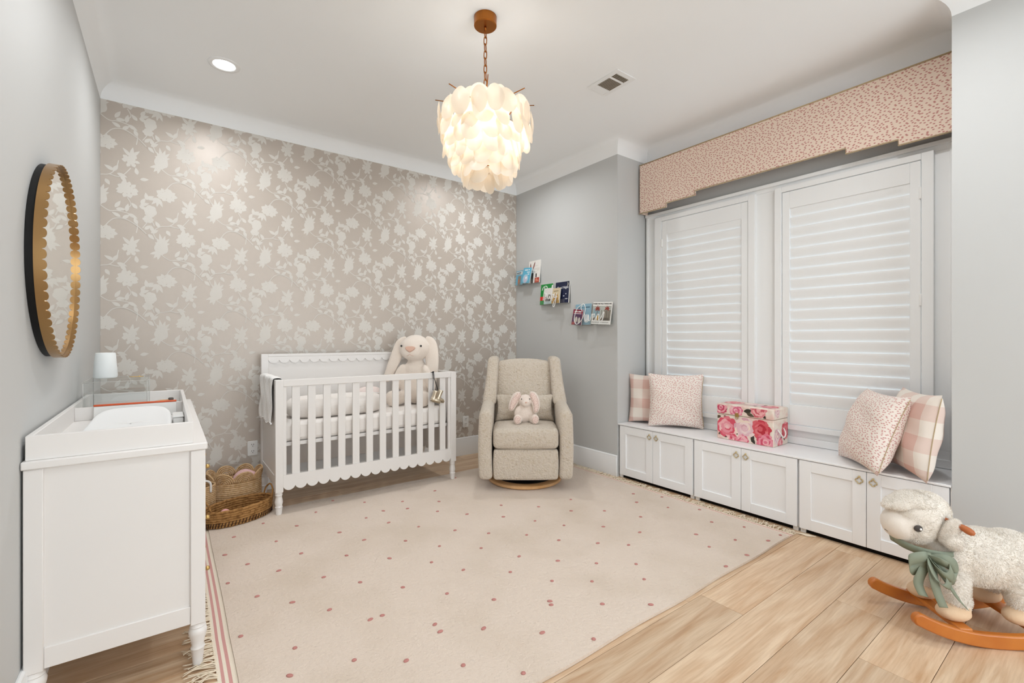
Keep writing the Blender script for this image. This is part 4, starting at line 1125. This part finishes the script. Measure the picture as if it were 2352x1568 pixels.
b.ell((0, .01, .17), (.135, .115, .17)).ell((0, .005, .30), (.095, .085, .12)).ell((0, -.015, .50), (.135, .118, .112)).ell((0, .0, .55), (.10, .10, .075)).ell((0, -.085, .465), (.085, .055, .065))
b.ell((-.13, -.04, .24), (.045, .05, .13), (0, R(18), 0)).ell((.13, -.04, .24), (.045, .05, .13), (0, R(-18), 0))
b.ell((-.11, -.11, .065), (.062, .10, .062), (0, 0, R(-14))).ell((.11, -.11, .065), (.062, .10, .062), (0, 0, R(14)))
b.ell((-.13, -.195, .072), (.056, .04, .07)).ell((.13, -.195, .072), (.056, .04, .07))
obj('body', b, PLUSH, bn, remesh=.010, relax=8)
ear('ear', bn, [(-.075, .02, .585), (-.128, .0, .545), (-.158, -.03, .43), (-.205, -.04, .30), (-.250, -.04, .20)], (.028, .050), .018, PLUSH)
ear('ear', bn, [(.075, .02, .585), (.128, .0, .545), (.150, -.03, .43), (.158, -.04, .30), (.160, -.04, .18)], (.028, .058), .018, PLUSH)
obj('nose', MB().prism([(-.043, .026), (-.022, .035), (.022, .035), (.043, .026), (.033, .004), (.0, -.020), (-.033, .004)], 'y', -.012, .012).xf(Matrix.Translation((0, -.134, .487)) @ Matrix.Rotation(R(-12), 4, 'X')), PINKN, bn, bevel=.006, smooth=60, label='dusty pink nose')
for s_ in (-1, 1): obj('eye', MB().ell((s_ * .083, -.108, .525), (.0085, .007, .0095)), EYEB, bn, smooth=True)
obj('mouth', MB().tube([(-.03, -.128, .437), (-.012, -.138, .444), (0, -.139, .455), (.012, -.138, .444), (.03, -.128, .437)], .0016, 6), PINKN, bn, smooth=True)

# ------------------------------------------------------------------ glider chair
GX, GY = 2.468, 3.122
gl_ = thing('glider_chair', 'cream boucle wingback glider on a round wooden swivel base', 'armchair', (GX, GY, .003), R(-YAW))
def rbox(x0, y0, z0, x1, y1, z1, n=6):
    """box with subdivided faces so that it can be puffed"""
    mb = MB()
    for ax in range(3):
        for sd in (0, 1):
            def fn(i, j, ax=ax, sd=sd):
                p = [0, 0, 0]; o = [q for q in range(3) if q != ax]
                p[ax] = sd; p[o[0]] = i; p[o[1]] = j
                return (x0 + (x1 - x0) * p[0], y0 + (y1 - y0) * p[1], z0 + (z1 - z0) * p[2])
            g = MB().grid(fn, n, n)
            if (sd == 0) != (ax == 1): g.f = [f[::-1] for f in g.f]
            mb.join(g)
    return mb
def soft(name, x0, y0, z0, x1, y1, z1, m, parent, bev=.03, fn=None, puff=0.0):
    mb = MB().box(x0, y0, z0, x1, y1, z1)
    me = bpy.data.meshes.new(name)
    import bmesh
    bm = bmesh.new(); V = [bm.verts.new(p) for p in mb.v]
    for f in mb.f: bm.faces.new([V[i] for i in f])
    bmesh.ops.bevel(bm, geom=bm.edges[:], offset=bev, segments=4, profile=.5, affect='EDGES')
    bmesh.ops.subdivide_edges(bm, edges=[e for e in bm.edges if e.calc_length() > .09], cuts=4, use_grid_fill=True)
    bm.normal_update()
    c = Vector(((x0 + x1) / 2, (y0 + y1) / 2, (z0 + z1) / 2)); h = Vector(((x1 - x0) / 2, (y1 - y0) / 2, (z1 - z0) / 2))
    for v in bm.verts:
        d = v.co - c
        if puff:
            for ax in range(3):
                o = [q for q in range(3) if q != ax]
                k = (1 - min(1, abs(d[o[0]] / h[o[0]])) ** 2) * (1 - min(1, abs(d[o[1]] / h[o[1]])) ** 2)
                if abs(d[ax]) > h[ax] * .85: v.co[ax] += math.copysign(puff * k, d[ax])
        if fn: v.co = Vector(fn(*v.co))
    bmesh.ops.recalc_face_normals(bm, faces=bm.faces[:])
    bm.to_mesh(me); bm.free()
    me.polygons.foreach_set('use_smooth', [True] * len(me.polygons))
    return obj(name, me, m, parent)
for s_ in (-1, 1):
    a, b_ = (s_ * .262, s_ * .371)
    def armfn(x, y_, z, s_=s_):
        if z > .4:
            k = (z - .4) / .26
            z += .055 * k * max(0, (y_ + .36) / .6) - .02 * k * max(0, abs(abs(x) - .316) / .055) ** 2
        return (x + s_ * .008 * math.sin(PI * min(1, max(0, (z - .1) / .5))), y_, z)
    soft('arm', min(a, b_), -.36, .105, max(a, b_), .30, .655, BOUCLE, gl_, .035, armfn)
def leanf(y_, z): return y_ + .30 * max(0, z - .45)
soft('seat_cushion', -.256, -.365, .350, .256, .14, .508, BOUCLE, gl_, .035, puff=.018)
soft('footrest_panel', -.254, -.352, .105, .254, -.27, .343, BOUCLE, gl_, .022, puff=.008)
soft('seat_base', -.254, -.26, .11, .254, .30, .340, BOUCLE, gl_, .02)
soft('backrest', -.256, .06, .40, .256, .20, 1.020, BOUCLE, gl_, .04, lambda x, y_, z: (x * (1 - .06 * max(0, z - .6)), leanf(y_, z) - (.02 if abs(x) < .2 and y_ < .1 else 0), z - .012 * (x / .25) ** 2), puff=.02)
soft('back_panel', -.31, .205, .12, .31, .285, 1.00, BOUCLE, gl_, .03, lambda x, y_, z: (x * (1 - .08 * max(0, z - .6)), leanf(y_, z), z))
for s_ in (-1, 1):
    a, b_ = (s_ * .246, s_ * .345)
    def wingfn(x, y_, z, s_=s_):
        t = max(0, (z - .66) / .4)
        fr = -.06 * (1 - t)            # wing swells forward lower down
        yy = leanf(y_, z) + (fr if y_ < .1 else 0)
        return (x - s_ * .018 * t + s_ * .025 * (1 - t) ** 2 * (1 if abs(x) > .29 else 0), yy, z)
    soft('wing', min(a, b_), -.0, .64, max(a, b_), .27, 1.055, BOUCLE, gl_, .038, wingfn)
obj('base_ring', MB().lathe([(.245, .014), (.300, .012), (.312, .020), (.312, .040), (.300, .046), (.245, .044), (.245, .014)], 64, capb=False, capt=False), PALEW, gl_, smooth=40, label='round bent wood base ring')
obj('swivel_plate', MB().lathe([(.244, .016), (.244, .038), (.06, .040), (.05, .11)], 40), BLACK, gl_, smooth=40)
lp = thing('lumbar_cushion', 'long cream boucle lumbar cushion against the glider back', 'cushion', (0, 0, 0))
Mg = Matrix.Translation((GX, GY, 0)) @ Matrix.Rotation(R(-YAW), 4, 'Z')
def place_in_chair(o, loc, rot): 
    M = Mg @ Matrix.Translation(loc) @ Euler(rot).to_matrix().to_4x4(); o.location = M.to_translation(); o.rotation_euler = M.to_euler()
place_in_chair(lp, (0.0, .030, .625), (R(73), 0, 0))
obj('cushion_cover', pillow_mb(.50, .225, .125, 8, 20), BOUCLE, lp, smooth=True)
obj('seam', MB().tube([(-.24 + .48 * k / 16, .112 - .008 * (1 - (2 * k / 16 - 1) ** 2), 0) for k in range(17)], .003, 6), BOUCLE, lp, smooth=True)

sr = thing('plush_rabbit', 'small blush plush rabbit with flower-print ears sitting on the glider seat', 'plush toy', (0, 0, 0))
place_in_chair(sr, (0.0, -.115, .520), (0, 0, R(4)))
sr.scale = (1.14, 1.14, 1.14)
b = MB()
b.ell((0, 0, .062), (.062, .055, .066)).ell((0, -.005, .16), (.052, .050, .048)).ell((0, -.05, .148), (.032, .022, .026)).ell((0, -.005, .115), (.04, .04, .03))
b.ell((-.055, -.045, .026), (.028, .05, .028), (0, 0, R(-15))).ell((.055, -.045, .026), (.028, .05, .028), (0, 0, R(15)))
b.ell((-.063, -.085, .036), (.031, .020, .038)).ell((.063, -.085, .036), (.031, .020, .038)).ell((-.06, -.015, .085), (.020, .022, .042), (0, R(20), 0)).ell((.06, -.015, .085), (.020, .022, .042), (0, R(-20), 0))
obj('body', b, PLUSH2, sr, remesh=.0055, relax=6)
ear('ear', sr, [(-.032, .0, .205), (-.058, -.01, .195), (-.088, -.015, .145), (-.110, -.02, .09)], (.016, .034), .011, PLUSH2, EARP)
ear('ear', sr, [(.032, .0, .205), (.056, -.012, .195), (.076, -.04, .14), (.070, -.055, .075)], (.016, .034), .011, PLUSH2, EARP)
for s_ in (-1, 1):
    obj('foot_pad', MB().ell((s_ * .063, -.103, .036), (.022, .006, .028)), EARP, sr, smooth=True, label='floral print foot pad')
    obj('eye', MB().ell((s_ * .03, -.045, .178), (.004, .004, .0045), nu=10, nv=6), EYEB, sr, smooth=True)
obj('nose', MB().ell((0, -.071, .156), (.008, .004, .005), nu=10, nv=6), PINKN, sr, smooth=True)

# ------------------------------------------------------------------ rug
RX0, RX1, RY0, RY1 = 0.128, 3.112, 1.247, 3.645
rg = thing('area_rug', 'cream wool rug with pink tufts, pink end stripes and fringe', 'rug', ((RX0 + RX1) / 2, (RY0 + RY1) / 2, 0))
def lft(y_): return .014 * math.sin((y_ - RY0) * 1.9) + .035 * max(0, (y_ - 2.2) / 1.4)
def rugfn(x0f, x1, zt):
    def fn(i, j):
        y_ = RY0 + (RY1 - RY0) * j
        x = (x0f(y_)) * (1 - i) + x1(y_) * i
        return (x, y_ + (.004 * math.sin(x * 9) if j in (0, 1) else 0), zt)
    return fn
P0, P1 = (lambda y_: RX0 + .060 + lft(y_)), (lambda y_: RX1 - .052)
def slab(f, nu, nv, zt):
    mb = MB().grid(f, nu, nv); n0 = len(mb.v); w = nu + 1
    mb.v += [(p[0], p[1], 0.001) for p in mb.v]
    mb.f += [tuple(i + n0 for i in q[::-1]) for q in mb.f]
    edge = [i for i in range(w)] + [j * w + nu for j in range(1, nv + 1)] + [nv * w + i for i in range(nu - 1, -1, -1)] + [j * w for j in range(nv - 1, 0, -1)]
    for a, b in zip(edge, edge[1:] + edge[:1]): mb.f.append((b, a, a + n0, b + n0))
    return mb
obj('pile', slab(rugfn(P0, P1, .013), 40, 40, .013), RUGM, rg, world=True, smooth=50)
def band(a0, a1, zt, m, name, side):
    if side < 0: f0, f1 = (lambda y_: RX0 + a0 + lft(y_)), (lambda y_: RX0 + a1 + lft(y_))
    else: f0, f1 = (lambda y_: RX1 - a1), (lambda y_: RX1 - a0)
    obj(name, slab(rugfn(f0, f1, zt), 2, 40, zt), m, rg, world=True, smooth=50)
WOVEN = mat('rug_flatweave', 'eadfce', .95, .1, bump=(200, .4, .003))
for sd in (-1, 1):
    band(0, .012, .006, WOVEN, 'woven_band', sd); band(.012, .022, .0062, STRIPE, 'pink_stripe', sd)
    band(.022, .033, .006, WOVEN, 'woven_band', sd); band(.033, .044, .0062, STRIPE, 'pink_stripe', sd); band(.044, .0595 if sd < 0 else .0515, .006, WOVEN, 'woven_band', sd)
rf = random.Random(9)
for sd in (-1, 1):
    fm = MB(); y_ = RY0
    while y_ < RY1 - .005:
        for q in range(3):
            yy = y_ + rf.uniform(0, .02)
            L = rf.uniform(.05, .105) if sd < 0 else rf.uniform(.035, .075)
            x0 = RX0 + lft(yy) + .004 if sd < 0 else RX1 - .004
            dy = rf.uniform(-.03, .03)
            p = [(x0, yy, .005)]
            for s_ in (.35, .7, 1.0):
                p.append((x0 + sd * L * s_, yy + dy * s_ + rf.uniform(-.012, .012), rf.uniform(.0035, .012)))
            fm.tube(crom(p, 3), .0024, 5)
        y_ += .02
    o = obj('fringe', fm, FRINGE, rg, world=True, smooth=True, kind='stuff')
# a loose corner of fringe lying on the boards
fm = MB()
for q in range(7):
    fm.tube(crom([(RX1 - .01, RY0 + .012 + .004 * q, .006), (RX1 + .03, RY0 + .01, .006), (RX1 + .05 + .004 * q, RY0 - .02 - .003 * q, .005), (RX1 + .045 + .006 * q, RY0 - .06 - .006 * q, .004)], 3), .0026, 5)
obj('loose_fringe', fm, FRINGE, rg, world=True, smooth=True, kind='stuff')
z4 = [(430,10),(620,20),(848,15),(1067,15),(1440,38),(1665,47),(1858,3),(2255,20),(328,80),(733,72),(878,58),(1058,75),(1235,92),(1453,108),(1860,72),(2060,72),(2277,108),(12,148),(213,163),(630,115),(765,143),(945,168),(1163,190),(1365,208),(1593,218),(1643,133),(1817,160),(2053,168),(2272,202),
      (470,203),(90,257),(618,248),(866,254),(1070,286),(1320,298),(1786,250),(2020,268),(2205,279),(240,330),(512,343),(770,360),(1022,384),(1548,348),(1780,375),(2012,390),(2250,395),(105,435),(375,474),(594,505),(850,536),(1213,430),(1495,443),(1745,497),(1985,500),(2298,487),
      (1115,574),(1397,610),(187,627),(410,672),(655,731),(1740,642),(1732,620),(2047,637),(2338,641),(1042,761),(1335,785),(1687,811),(1995,850),(202,904),(558,978),(870,981),(1212,1009),(1573,1057)]
z6 = [(175,968),(385,1003),(593,1017),(673,1100),(887,1133),(570,1182),(828,1219),(657,1265),(1045,1224),(905,1320),(767,1395),(157,912),(345,933),(1125,1187)]
z1 = [(1030,936),(990,1016),(1090,1057),(1003,1142),(1132,1200),(1060,1378)]
tp_ = [on_floor(600 + x / 2.613, 1150 + y_ / 2.613) for x, y_ in z4] + [on_floor(1400 + x / 2.868, 820 + y_ / 2.868) for x, y_ in z6] + [on_floor(x / 1.917, 750 + y_ / 1.917) for x, y_ in z1]
for q in ((.45, 1.55), (.7, 1.35), (.9, 1.7), (.35, 1.8), (.75, 1.95), (.25, 3.55), (2.0, 3.5), (1.7, 3.3)): tp_.append(np.array([q[0], q[1], 0]))
TM = []
for k in range(3):
    m_ = mesh('tuft', MB().ell((0, 0, 0), (.0135 - .002 * k, .0085, .0045), nu=10, nv=6), True); m_.materials.append(TUFT); TM.append(m_)
for p in tp_:
    if not (RX0 + .09 < p[0] < RX1 - .06 and RY0 + .02 < p[1] < RY1 - .02): continue
    o = obj('tuft', rf.choice(TM), TUFT, rg)
    o.location = (p[0] - rg.location.x, p[1] - rg.location.y, .0145); o.rotation_euler = (0, 0, rf.uniform(-.9, .3))

# ------------------------------------------------------------------ baskets
def coil_basket(parent, name, m, a, b, h, rr, base=True, z0=0.0, flare=0.0, amp=0.0):
    n = int((h - rr) / (rr * 1.8)) + 1; mb = MB()
    for k in range(n):
        z = z0 + rr + k * rr * 1.8; f_ = 1 + flare * (k / max(1, n - 1))
        mb.tube([(a * f_ * math.cos(2 * PI * q / 48), b * f_ * math.sin(2 * PI * q / 48), z + amp * math.sin(q * 2.1 + k)) for q in range(48)], rr * 1.12, 6, closed=True)
    obj(name, mb, m, parent, smooth=True)
    if base: obj('basket_base', MB().lathe([(.98, z0 + .002), (.98, z0 + .010)], 40, sx=a, sy=b), m, parent)
BKX, BKY = .395, 3.925
bk1 = thing('rope_basket', 'tan coiled rope basket with a scalloped rim holding pink cloth', 'basket', (BKX, BKY, 0), R(-8))
A1, B1, H1 = .165, .125, .195
coil_basket(bk1, 'coiled_body', ROPE, A1, B1, H1, .0075)
NP = 8
for k in range(NP):
    c0 = 2 * PI * (k + .5) / NP
    sm = MB()
    for rr_ in (.006, .0165, .027, .0375, .048, .058):
        pts = []
        for q in range(13):
            t = PI * q / 12
            s_ = rr_ * math.cos(t); z = H1 - .004 + rr_ * 1.25 * math.sin(t)
            ang = c0 + s_ / ((A1 + B1) / 2)
            fl_ = 1 + .10 * (z - H1) / .07
            pts.append((A1 * fl_ * math.cos(ang), B1 * fl_ * math.sin(ang), z))
        sm.tube(pts, .0062, 6)
    obj('scallop', sm, ROPE, bk1, smooth=True)
pc = thing('folded_cloth', 'soft pink cloth bundled inside the scalloped rope basket', 'cloth', (BKX + .03, BKY - .01, .05), R(-8))
obj('cloth_bundle', MB().ell((.03, 0, .11), (.085, .075, .10)).ell((.075, -.02, .135), (.045, .055, .06)).ell((-.02, -.02, .13), (.03, .05, .07), (0, R(25), 0)), PINKB, pc, remesh=.008, relax=5)
obj('cloth_fold', MB().tube(crom([(-.015, -.06, .12), (.02, -.075, .16), (.07, -.07, .175), (.10, -.05, .15)], 5), .016, 10), PINKB, pc, smooth=True)
wc = thing('folded_cloth', 'white and grey cloth rolled beside the pink one in the rope basket', 'cloth', (BKX - .075, BKY - .02, .05), R(-8))
obj('cloth_roll', MB().ell((0, 0, .10), (.045, .07, .075)), GREYB, wc, smooth=True)
obj('cloth_edge', MB().tube(crom([(-.03, -.06, .145), (.0, -.065, .168), (.03, -.058, .160), (.05, -.04, .13)], 5), .010, 8), LINEN, wc, smooth=True)

bk2 = thing('rope_basket', 'tall tan rope basket with white loop handles beside the dresser', 'basket', (.172, 3.775, 0), R(10))
coil_basket(bk2, 'coiled_body', ROPE, .088, .088, .225, .007)
for s_ in (-1, 1):
    obj('loop_handle', MB().tube(crom([(-.045, s_ * .089, .19), (-.04, s_ * .095, .255), (0, s_ * .098, .275), (.04, s_ * .095, .255), (.045, s_ * .089, .19)], 5), .007, 8), LINEN, bk2, smooth=True, label='white rope handle')

bk3 = thing('seagrass_basket', 'low oval woven seagrass tray basket in front of the rope baskets', 'basket', (.385, 3.585, .0135), R(20))
A3, B3 = .205, .115
coil_basket(bk3, 'woven_wall', SEAG, A3, B3, .112, .0085, z0=.0, flare=.04, amp=.0018)
lac = MB()
for q in range(64):
    a = 2 * PI * q / 64
    f0, f1 = 1.045, 1.05
    lac.tube([((A3 + .010) * math.cos(a), (B3 + .010) * math.sin(a), .006), ((A3 + .0115) * math.cos(a + .05), (B3 + .0115) * math.sin(a + .05), .036)], .0028, 5)
obj('dark_reed_lacing', lac, SEAGD, bk3, smooth=True, kind='stuff', label='dark reed lacing around the foot')
lac2 = MB()
for q in range(56):
    a = 2 * PI * q / 56
    lac2.tube([((A3 - .011) * math.cos(a), (B3 - .011) * math.sin(a), .010), ((A3 - .010) * math.cos(a + .06), (B3 - .010) * math.sin(a + .06), .036)], .0028, 5)
obj('dark_reed_lacing', lac2, SEAGD, bk3, smooth=True, kind='stuff')
for s_ in (-1, 1):
    obj('handle', MB().tube(crom([(s_ * A3 * .93, -.05, .09), (s_ * A3 * 1.0, -.045, .145), (s_ * A3 * 1.04, 0, .178), (s_ * A3 * 1.0, .045, .145), (s_ * A3 * .93, .05, .09)], 5), .0055, 8), SEAG, bk3, smooth=True)
pb = thing('toy_ball', 'small pink ball inside the low seagrass basket', 'ball', (.298, 3.515, .025))
obj('ball', MB().ell((0, 0, .045), (.036, .036, .045)), PINKBALL, pb, smooth=True)
obj('ball_seam', MB().tube([(.0362 * math.cos(2 * PI * k / 24), .0362 * math.sin(2 * PI * k / 24), .045) for k in range(24)], .001, 5, closed=True), ink('e39c9c'), pb, smooth=True)

# ------------------------------------------------------------------ rocking sheep (local +x = heading, -y = toward the camera side... z up)
SO = Vector((2.515, .612, 0)); hd = Vector((-.717, .698, 0))
sh = thing('rocking_sheep', 'fluffy white rocking sheep with a sage green bow on orange wooden rockers', 'rocking toy', SO, math.atan2(hd.y, hd.x))
# local: x forward, y left of heading.  toward camera = (-.698,-.717) = left of heading -> +y
def rocker(y0, y1):
    top = []; bot = []
    for k in range(25):
        t = k / 24; s_ = -.590 + .585 * t; u = (s_ + .295) / .30
        z = .072 * abs(u) ** 2.2; n_ = .16 * u * abs(u) ** .2
        bot.append((s_, z)); top.append((s_ - n_ * .056, z + .056 - .006 * abs(u)))
    def cap(a, b):
        c = ((a[0] + b[0]) / 2, (a[1] + b[1]) / 2); out = []
        for q in (1, 2, 3, 4, 5):
            an = PI * q / 6; r0 = (a[0] - c[0], a[1] - c[1])
            out.append((c[0] + r0[0] * math.cos(an) - r0[1] * math.sin(an), c[1] + r0[0] * math.sin(an) + r0[1] * math.cos(an)))
        return out
    return MB().prism(bot + cap(bot[-1], top[-1]) + top[::-1] + cap(top[0], bot[0]), 'y', y0, y1)
obj('rocker', rocker(.122, .152), ORANGEW, sh, bevel=.006, label='curved orange wood rocker')
obj('rocker', rocker(-.152, -.122), ORANGEW, sh, bevel=.006, label='curved orange wood rocker')
obj('foot_board', MB().box(-.195, -.150, .056, -.145, .150, .074), ORANGEW, sh, bevel=.005)
obj('foot_board', MB().box(-.470, -.150, .062, -.410, .150, .080), ORANGEW, sh, bevel=.005)
b = MB()
b.ell((-.33, 0, .300), (.19, .118, .118)).ell((-.20, 0, .315), (.10, .108, .11)).ell((-.44, 0, .305), (.11, .112, .11)).ell((-.165, 0, .36), (.075, .075, .085), (0, R(30), 0))
for y_ in (-.072, .072):
    b.ell((-.185, y_, .205), (.052, .046, .095)).ell((-.190, y_ * 1.08, .150), (.048, .044, .05)).ell((-.425, y_, .205), (.056, .05, .095)).ell((-.43, y_ * 1.08, .155), (.05, .046, .05))
b.ell((-.535, 0, .375), (.035, .03, .045))
body = obj('woolly_body', b, WOOL, sh, remesh=.009, relax=5)
hm = MB().ell((-.095, 0, .462), (.108, .098, .100)).ell((-.115, 0, .485), (.095, .090, .082)).ell((-.075, 0, .43), (.095, .092, .085))
head = obj('woolly_head', hm, WOOL, sh, remesh=.008, relax=5)
obj('forelock', MB().ell((-.035, 0, .515), (.070, .066, .030), (0, R(16), 0)).ell((-.085, 0, .522), (.085, .082, .042), (0, R(2), 0)).ell((.012, 0, .505), (.034, .030, .016), (0, R(16), 0)), WOOL, sh, remesh=.006, relax=4)
obj('face', MB().ell((-.035, 0, .425), (.075, .078, .072)).ell((-.005, 0, .435), (.040, .050, .052)).ell((-.055, 0, .44), (.075, .088, .075)).ell((-.02, 0, .475), (.038, .045, .04)), FACE, sh, remesh=.006, relax=6)
for s_ in (-1, 1):
    e = obj('eye', MB().ell((-.040, s_ * .0870, .437), (.0150, .0055, .0135), (0, 0, R(-12 * s_))), EYEG, sh, smooth=True, label='grey embroidered eye')
    obj('eye_glint', MB().ell((-.046, s_ * .0930, .436), (.0045, .0025, .0055), nu=10, nv=6), WHITEP, e, smooth=True)
    obj('ear', MB().ell((-.150, s_ * .098, .435), (.034, .020, .062), (R(-14 * s_), R(-14), 0)).ell((-.160, s_ * .106, .395), (.036, .024, .035)), WOOL, sh, remesh=.006, relax=4)
    obj('handle_peg', MB().tube([(-.140, s_ * .085, .482), (-.166, s_ * .112, .470), (-.176, s_ * .122, .464), (-.188, s_ * .134, .455), (-.197, s_ * .143, .449), (-.202, s_ * .148, .446)], [.006, .007, .012, .0145, .012, .005], 12), TAN, sh, smooth=True, label='tan leather handle tip')
    for x in (-.185, -.428):
        obj('hoof', MB().ell((x + .012, s_ * .082, .103), (.062, .046, .034)).ell((x, s_ * .08, .125), (.05, .043, .035)), HOOF, sh, remesh=.006, relax=4, label='peach suede hoof')
obj('nostril', MB().tube([(.034, -.012, .428), (.037, 0, .424), (.034, .012, .428)], .0016, 6), EYEG, sh, smooth=True)
obj('mouth_line', MB().tube([(.020, .030, .398), (.030, .012, .393), (.033, 0, .396)], .0013, 6), EYEG, sh, smooth=True)
# ribbon
def ribbon(name, pts, wdir, w, parent, n=6):
    P = crom(pts, n); mb = MB(); vs = []; m_ = len(P)
    for i, p in enumerate(P):
        wd = Vector(wdir(i / (m_ - 1)) if callable(wdir) else wdir).normalized()
        ww = w(i / (m_ - 1)) if callable(w) else w
        vs += [p - wd * ww / 2, p, p + wd * ww / 2]
    fs = []
    for i in range(m_ - 1):
        for q in range(2): fs.append((i * 3 + q, i * 3 + q + 1, i * 3 + q + 4, i * 3 + q + 3))
    mb.add(vs, fs)
    return obj(name, mb, RIBBON, parent, smooth=True, solid=.0018)
neck = [(-.120 + .118 * math.cos(a), .104 * math.sin(a), .352 + .006 * math.cos(a) - .014 * abs(math.sin(a))) for a in [2 * PI * k / 16 for k in range(17)]]
ribbon('neck_ribbon', neck, (.25, 0, 1), .034, sh, 3)
K = Vector((-.062, .108, .330))
bowe = obj('bow_knot', MB().ell(K, (.020, .016, .020)), RIBBON, sh, smooth=True)
def off(*l): return [K + Vector(q) for q in l]
ribbon('bow_loop', off((0, .004, 0), (.030, .024, .012), (.078, .016, -.010), (.066, .012, -.048), (.024, .018, -.022), (0, .004, 0)), lambda t: (.1, -.15 + .3 * t, 1), lambda t: .030 + .018 * math.sin(PI * t), sh)
ribbon('bow_loop', off((0, .006, 0), (-.035, .030, .006), (-.078, .024, -.022), (-.092, .014, -.072), (-.052, .028, -.060), (0, .006, -.005)), lambda t: (-.2, .1, 1), lambda t: .032 + .022 * math.sin(PI * t), sh)
ribbon('bow_loop', off((0, .010, 0), (-.018, .046, .002), (-.048, .052, -.018), (-.038, .054, -.052), (-.010, .044, -.036), (0, .012, -.006)), lambda t: (.5, .2, .9), lambda t: .034 + .016 * math.sin(PI * t), sh)
ribbon('bow_loop', off((0, .008, 0), (.018, .040, -.020), (.002, .050, -.066), (-.030, .052, -.092), (-.040, .046, -.060), (-.012, .020, -.012)), lambda t: (.7, .2, .6), lambda t: .024 + .012 * math.sin(PI * t), sh)
ribbon('bow_tail', off((0, .004, -.005), (.034, .020, -.05), (.048, .018, -.100), (.030, .020, -.150)), lambda t: (1, .1, .25), .040, sh)
ribbon('bow_tail', off((-.004, .008, -.005), (.004, .036, -.07), (-.012, .034, -.130), (-.036, .030, -.185)), lambda t: (1, .2, .1), .038, sh)
ribbon('bow_tail', off((-.01, .006, -.02), (-.050, .034, -.090), (-.090, .030, -.150), (-.132, .022, -.195)), lambda t: (.7, .15, .5), lambda t: .040 * (1 - .8 * t ** 3), sh)

# short wool pile on the sheep: tiny curved blades grown from the surface
def pile(o, count, length, width, seed):
    bpy.context.view_layer.update()
    ev = o.evaluated_get(bpy.context.evaluated_depsgraph_get()); me = ev.to_mesh(); me.calc_loop_triangles()
    co = np.empty(len(me.vertices) * 3, np.float32); me.vertices.foreach_get('co', co); co = co.reshape(-1, 3)
    tri = np.empty(len(me.loop_triangles) * 3, np.int32); me.loop_triangles.foreach_get('vertices', tri); tri = tri.reshape(-1, 3)
    nv = np.empty(len(me.vertices) * 3, np.float32); me.vertices.foreach_get('normal', nv); nv = nv.reshape(-1, 3)
    ev.to_mesh_clear()
    rg_ = np.random.default_rng(seed)
    A, B, D = co[tri[:, 0]], co[tri[:, 1]], co[tri[:, 2]]
    ar = np.linalg.norm(np.cross(B - A, D - A), axis=1); ix = rg_.choice(len(tri), count, p=ar / ar.sum())
    u, v = rg_.random((2, count, 1)); fl_ = (u + v) > 1; u = np.where(fl_, 1 - u, u); v = np.where(fl_, 1 - v, v)
    p = A[ix] * (1 - u - v) + B[ix] * u + D[ix] * v
    n = nv[tri[ix, 0]] * (1 - u - v) + nv[tri[ix, 1]] * u + nv[tri[ix, 2]] * v
    n /= np.linalg.norm(n, axis=1, keepdims=True)
    sw = np.stack([np.sin(p[:, 1] * 60 + p[:, 2] * 45), np.sin(p[:, 2] * 55 + p[:, 0] * 40), np.sin(p[:, 0] * 50 + p[:, 1] * 65)], 1)
    t = sw * .55 + rg_.normal(0, .45, (count, 3)) + np.array([-.25, 0, -.35]); t -= n * (t * n).sum(1, keepdims=True)
    sd = np.cross(n, t + 1e-4); sd /= np.linalg.norm(sd, axis=1, keepdims=True)
    L = length * rg_.uniform(.6, 1.15, (count, 1)); w = width
    p0 = p - n * .002; p1 = p + n * L * .6 + t * L * .35; p2 = p + n * L * .85 + t * L * .95
    V = np.stack([p0 - sd * w, p0 + sd * w, p1 - sd * w * .9, p1 + sd * w * .9, p2], 1).reshape(-1, 3)
    k = np.arange(count)[:, None] * 5
    q = np.concatenate([k, k + 1, k + 3, k + 2], 1); tr_ = np.concatenate([k + 2, k + 3, k + 4], 1)
    m = bpy.data.meshes.new('wool_pile')
    m.from_pydata(V.tolist(), [], q.tolist() + tr_.tolist()); m.update()
    m.polygons.foreach_set('use_smooth', [True] * len(m.polygons))
    return m
for o_ in list(sh.children):
    nm = o_.name.split('.')[0]
    if nm == 'woolly_body': m_ = pile(o_, 46000, .0075, .0007, 1)
    elif nm == 'woolly_head': m_ = pile(o_, 18000, .0055, .0006, 2)
    elif nm == 'forelock': m_ = pile(o_, 10000, .0055, .0006, 3)
    elif nm == 'ear': m_ = pile(o_, 4500, .006, .0006, 4)
    else: continue
    obj('wool_pile', m_, WOOL, o_, kind='stuff')
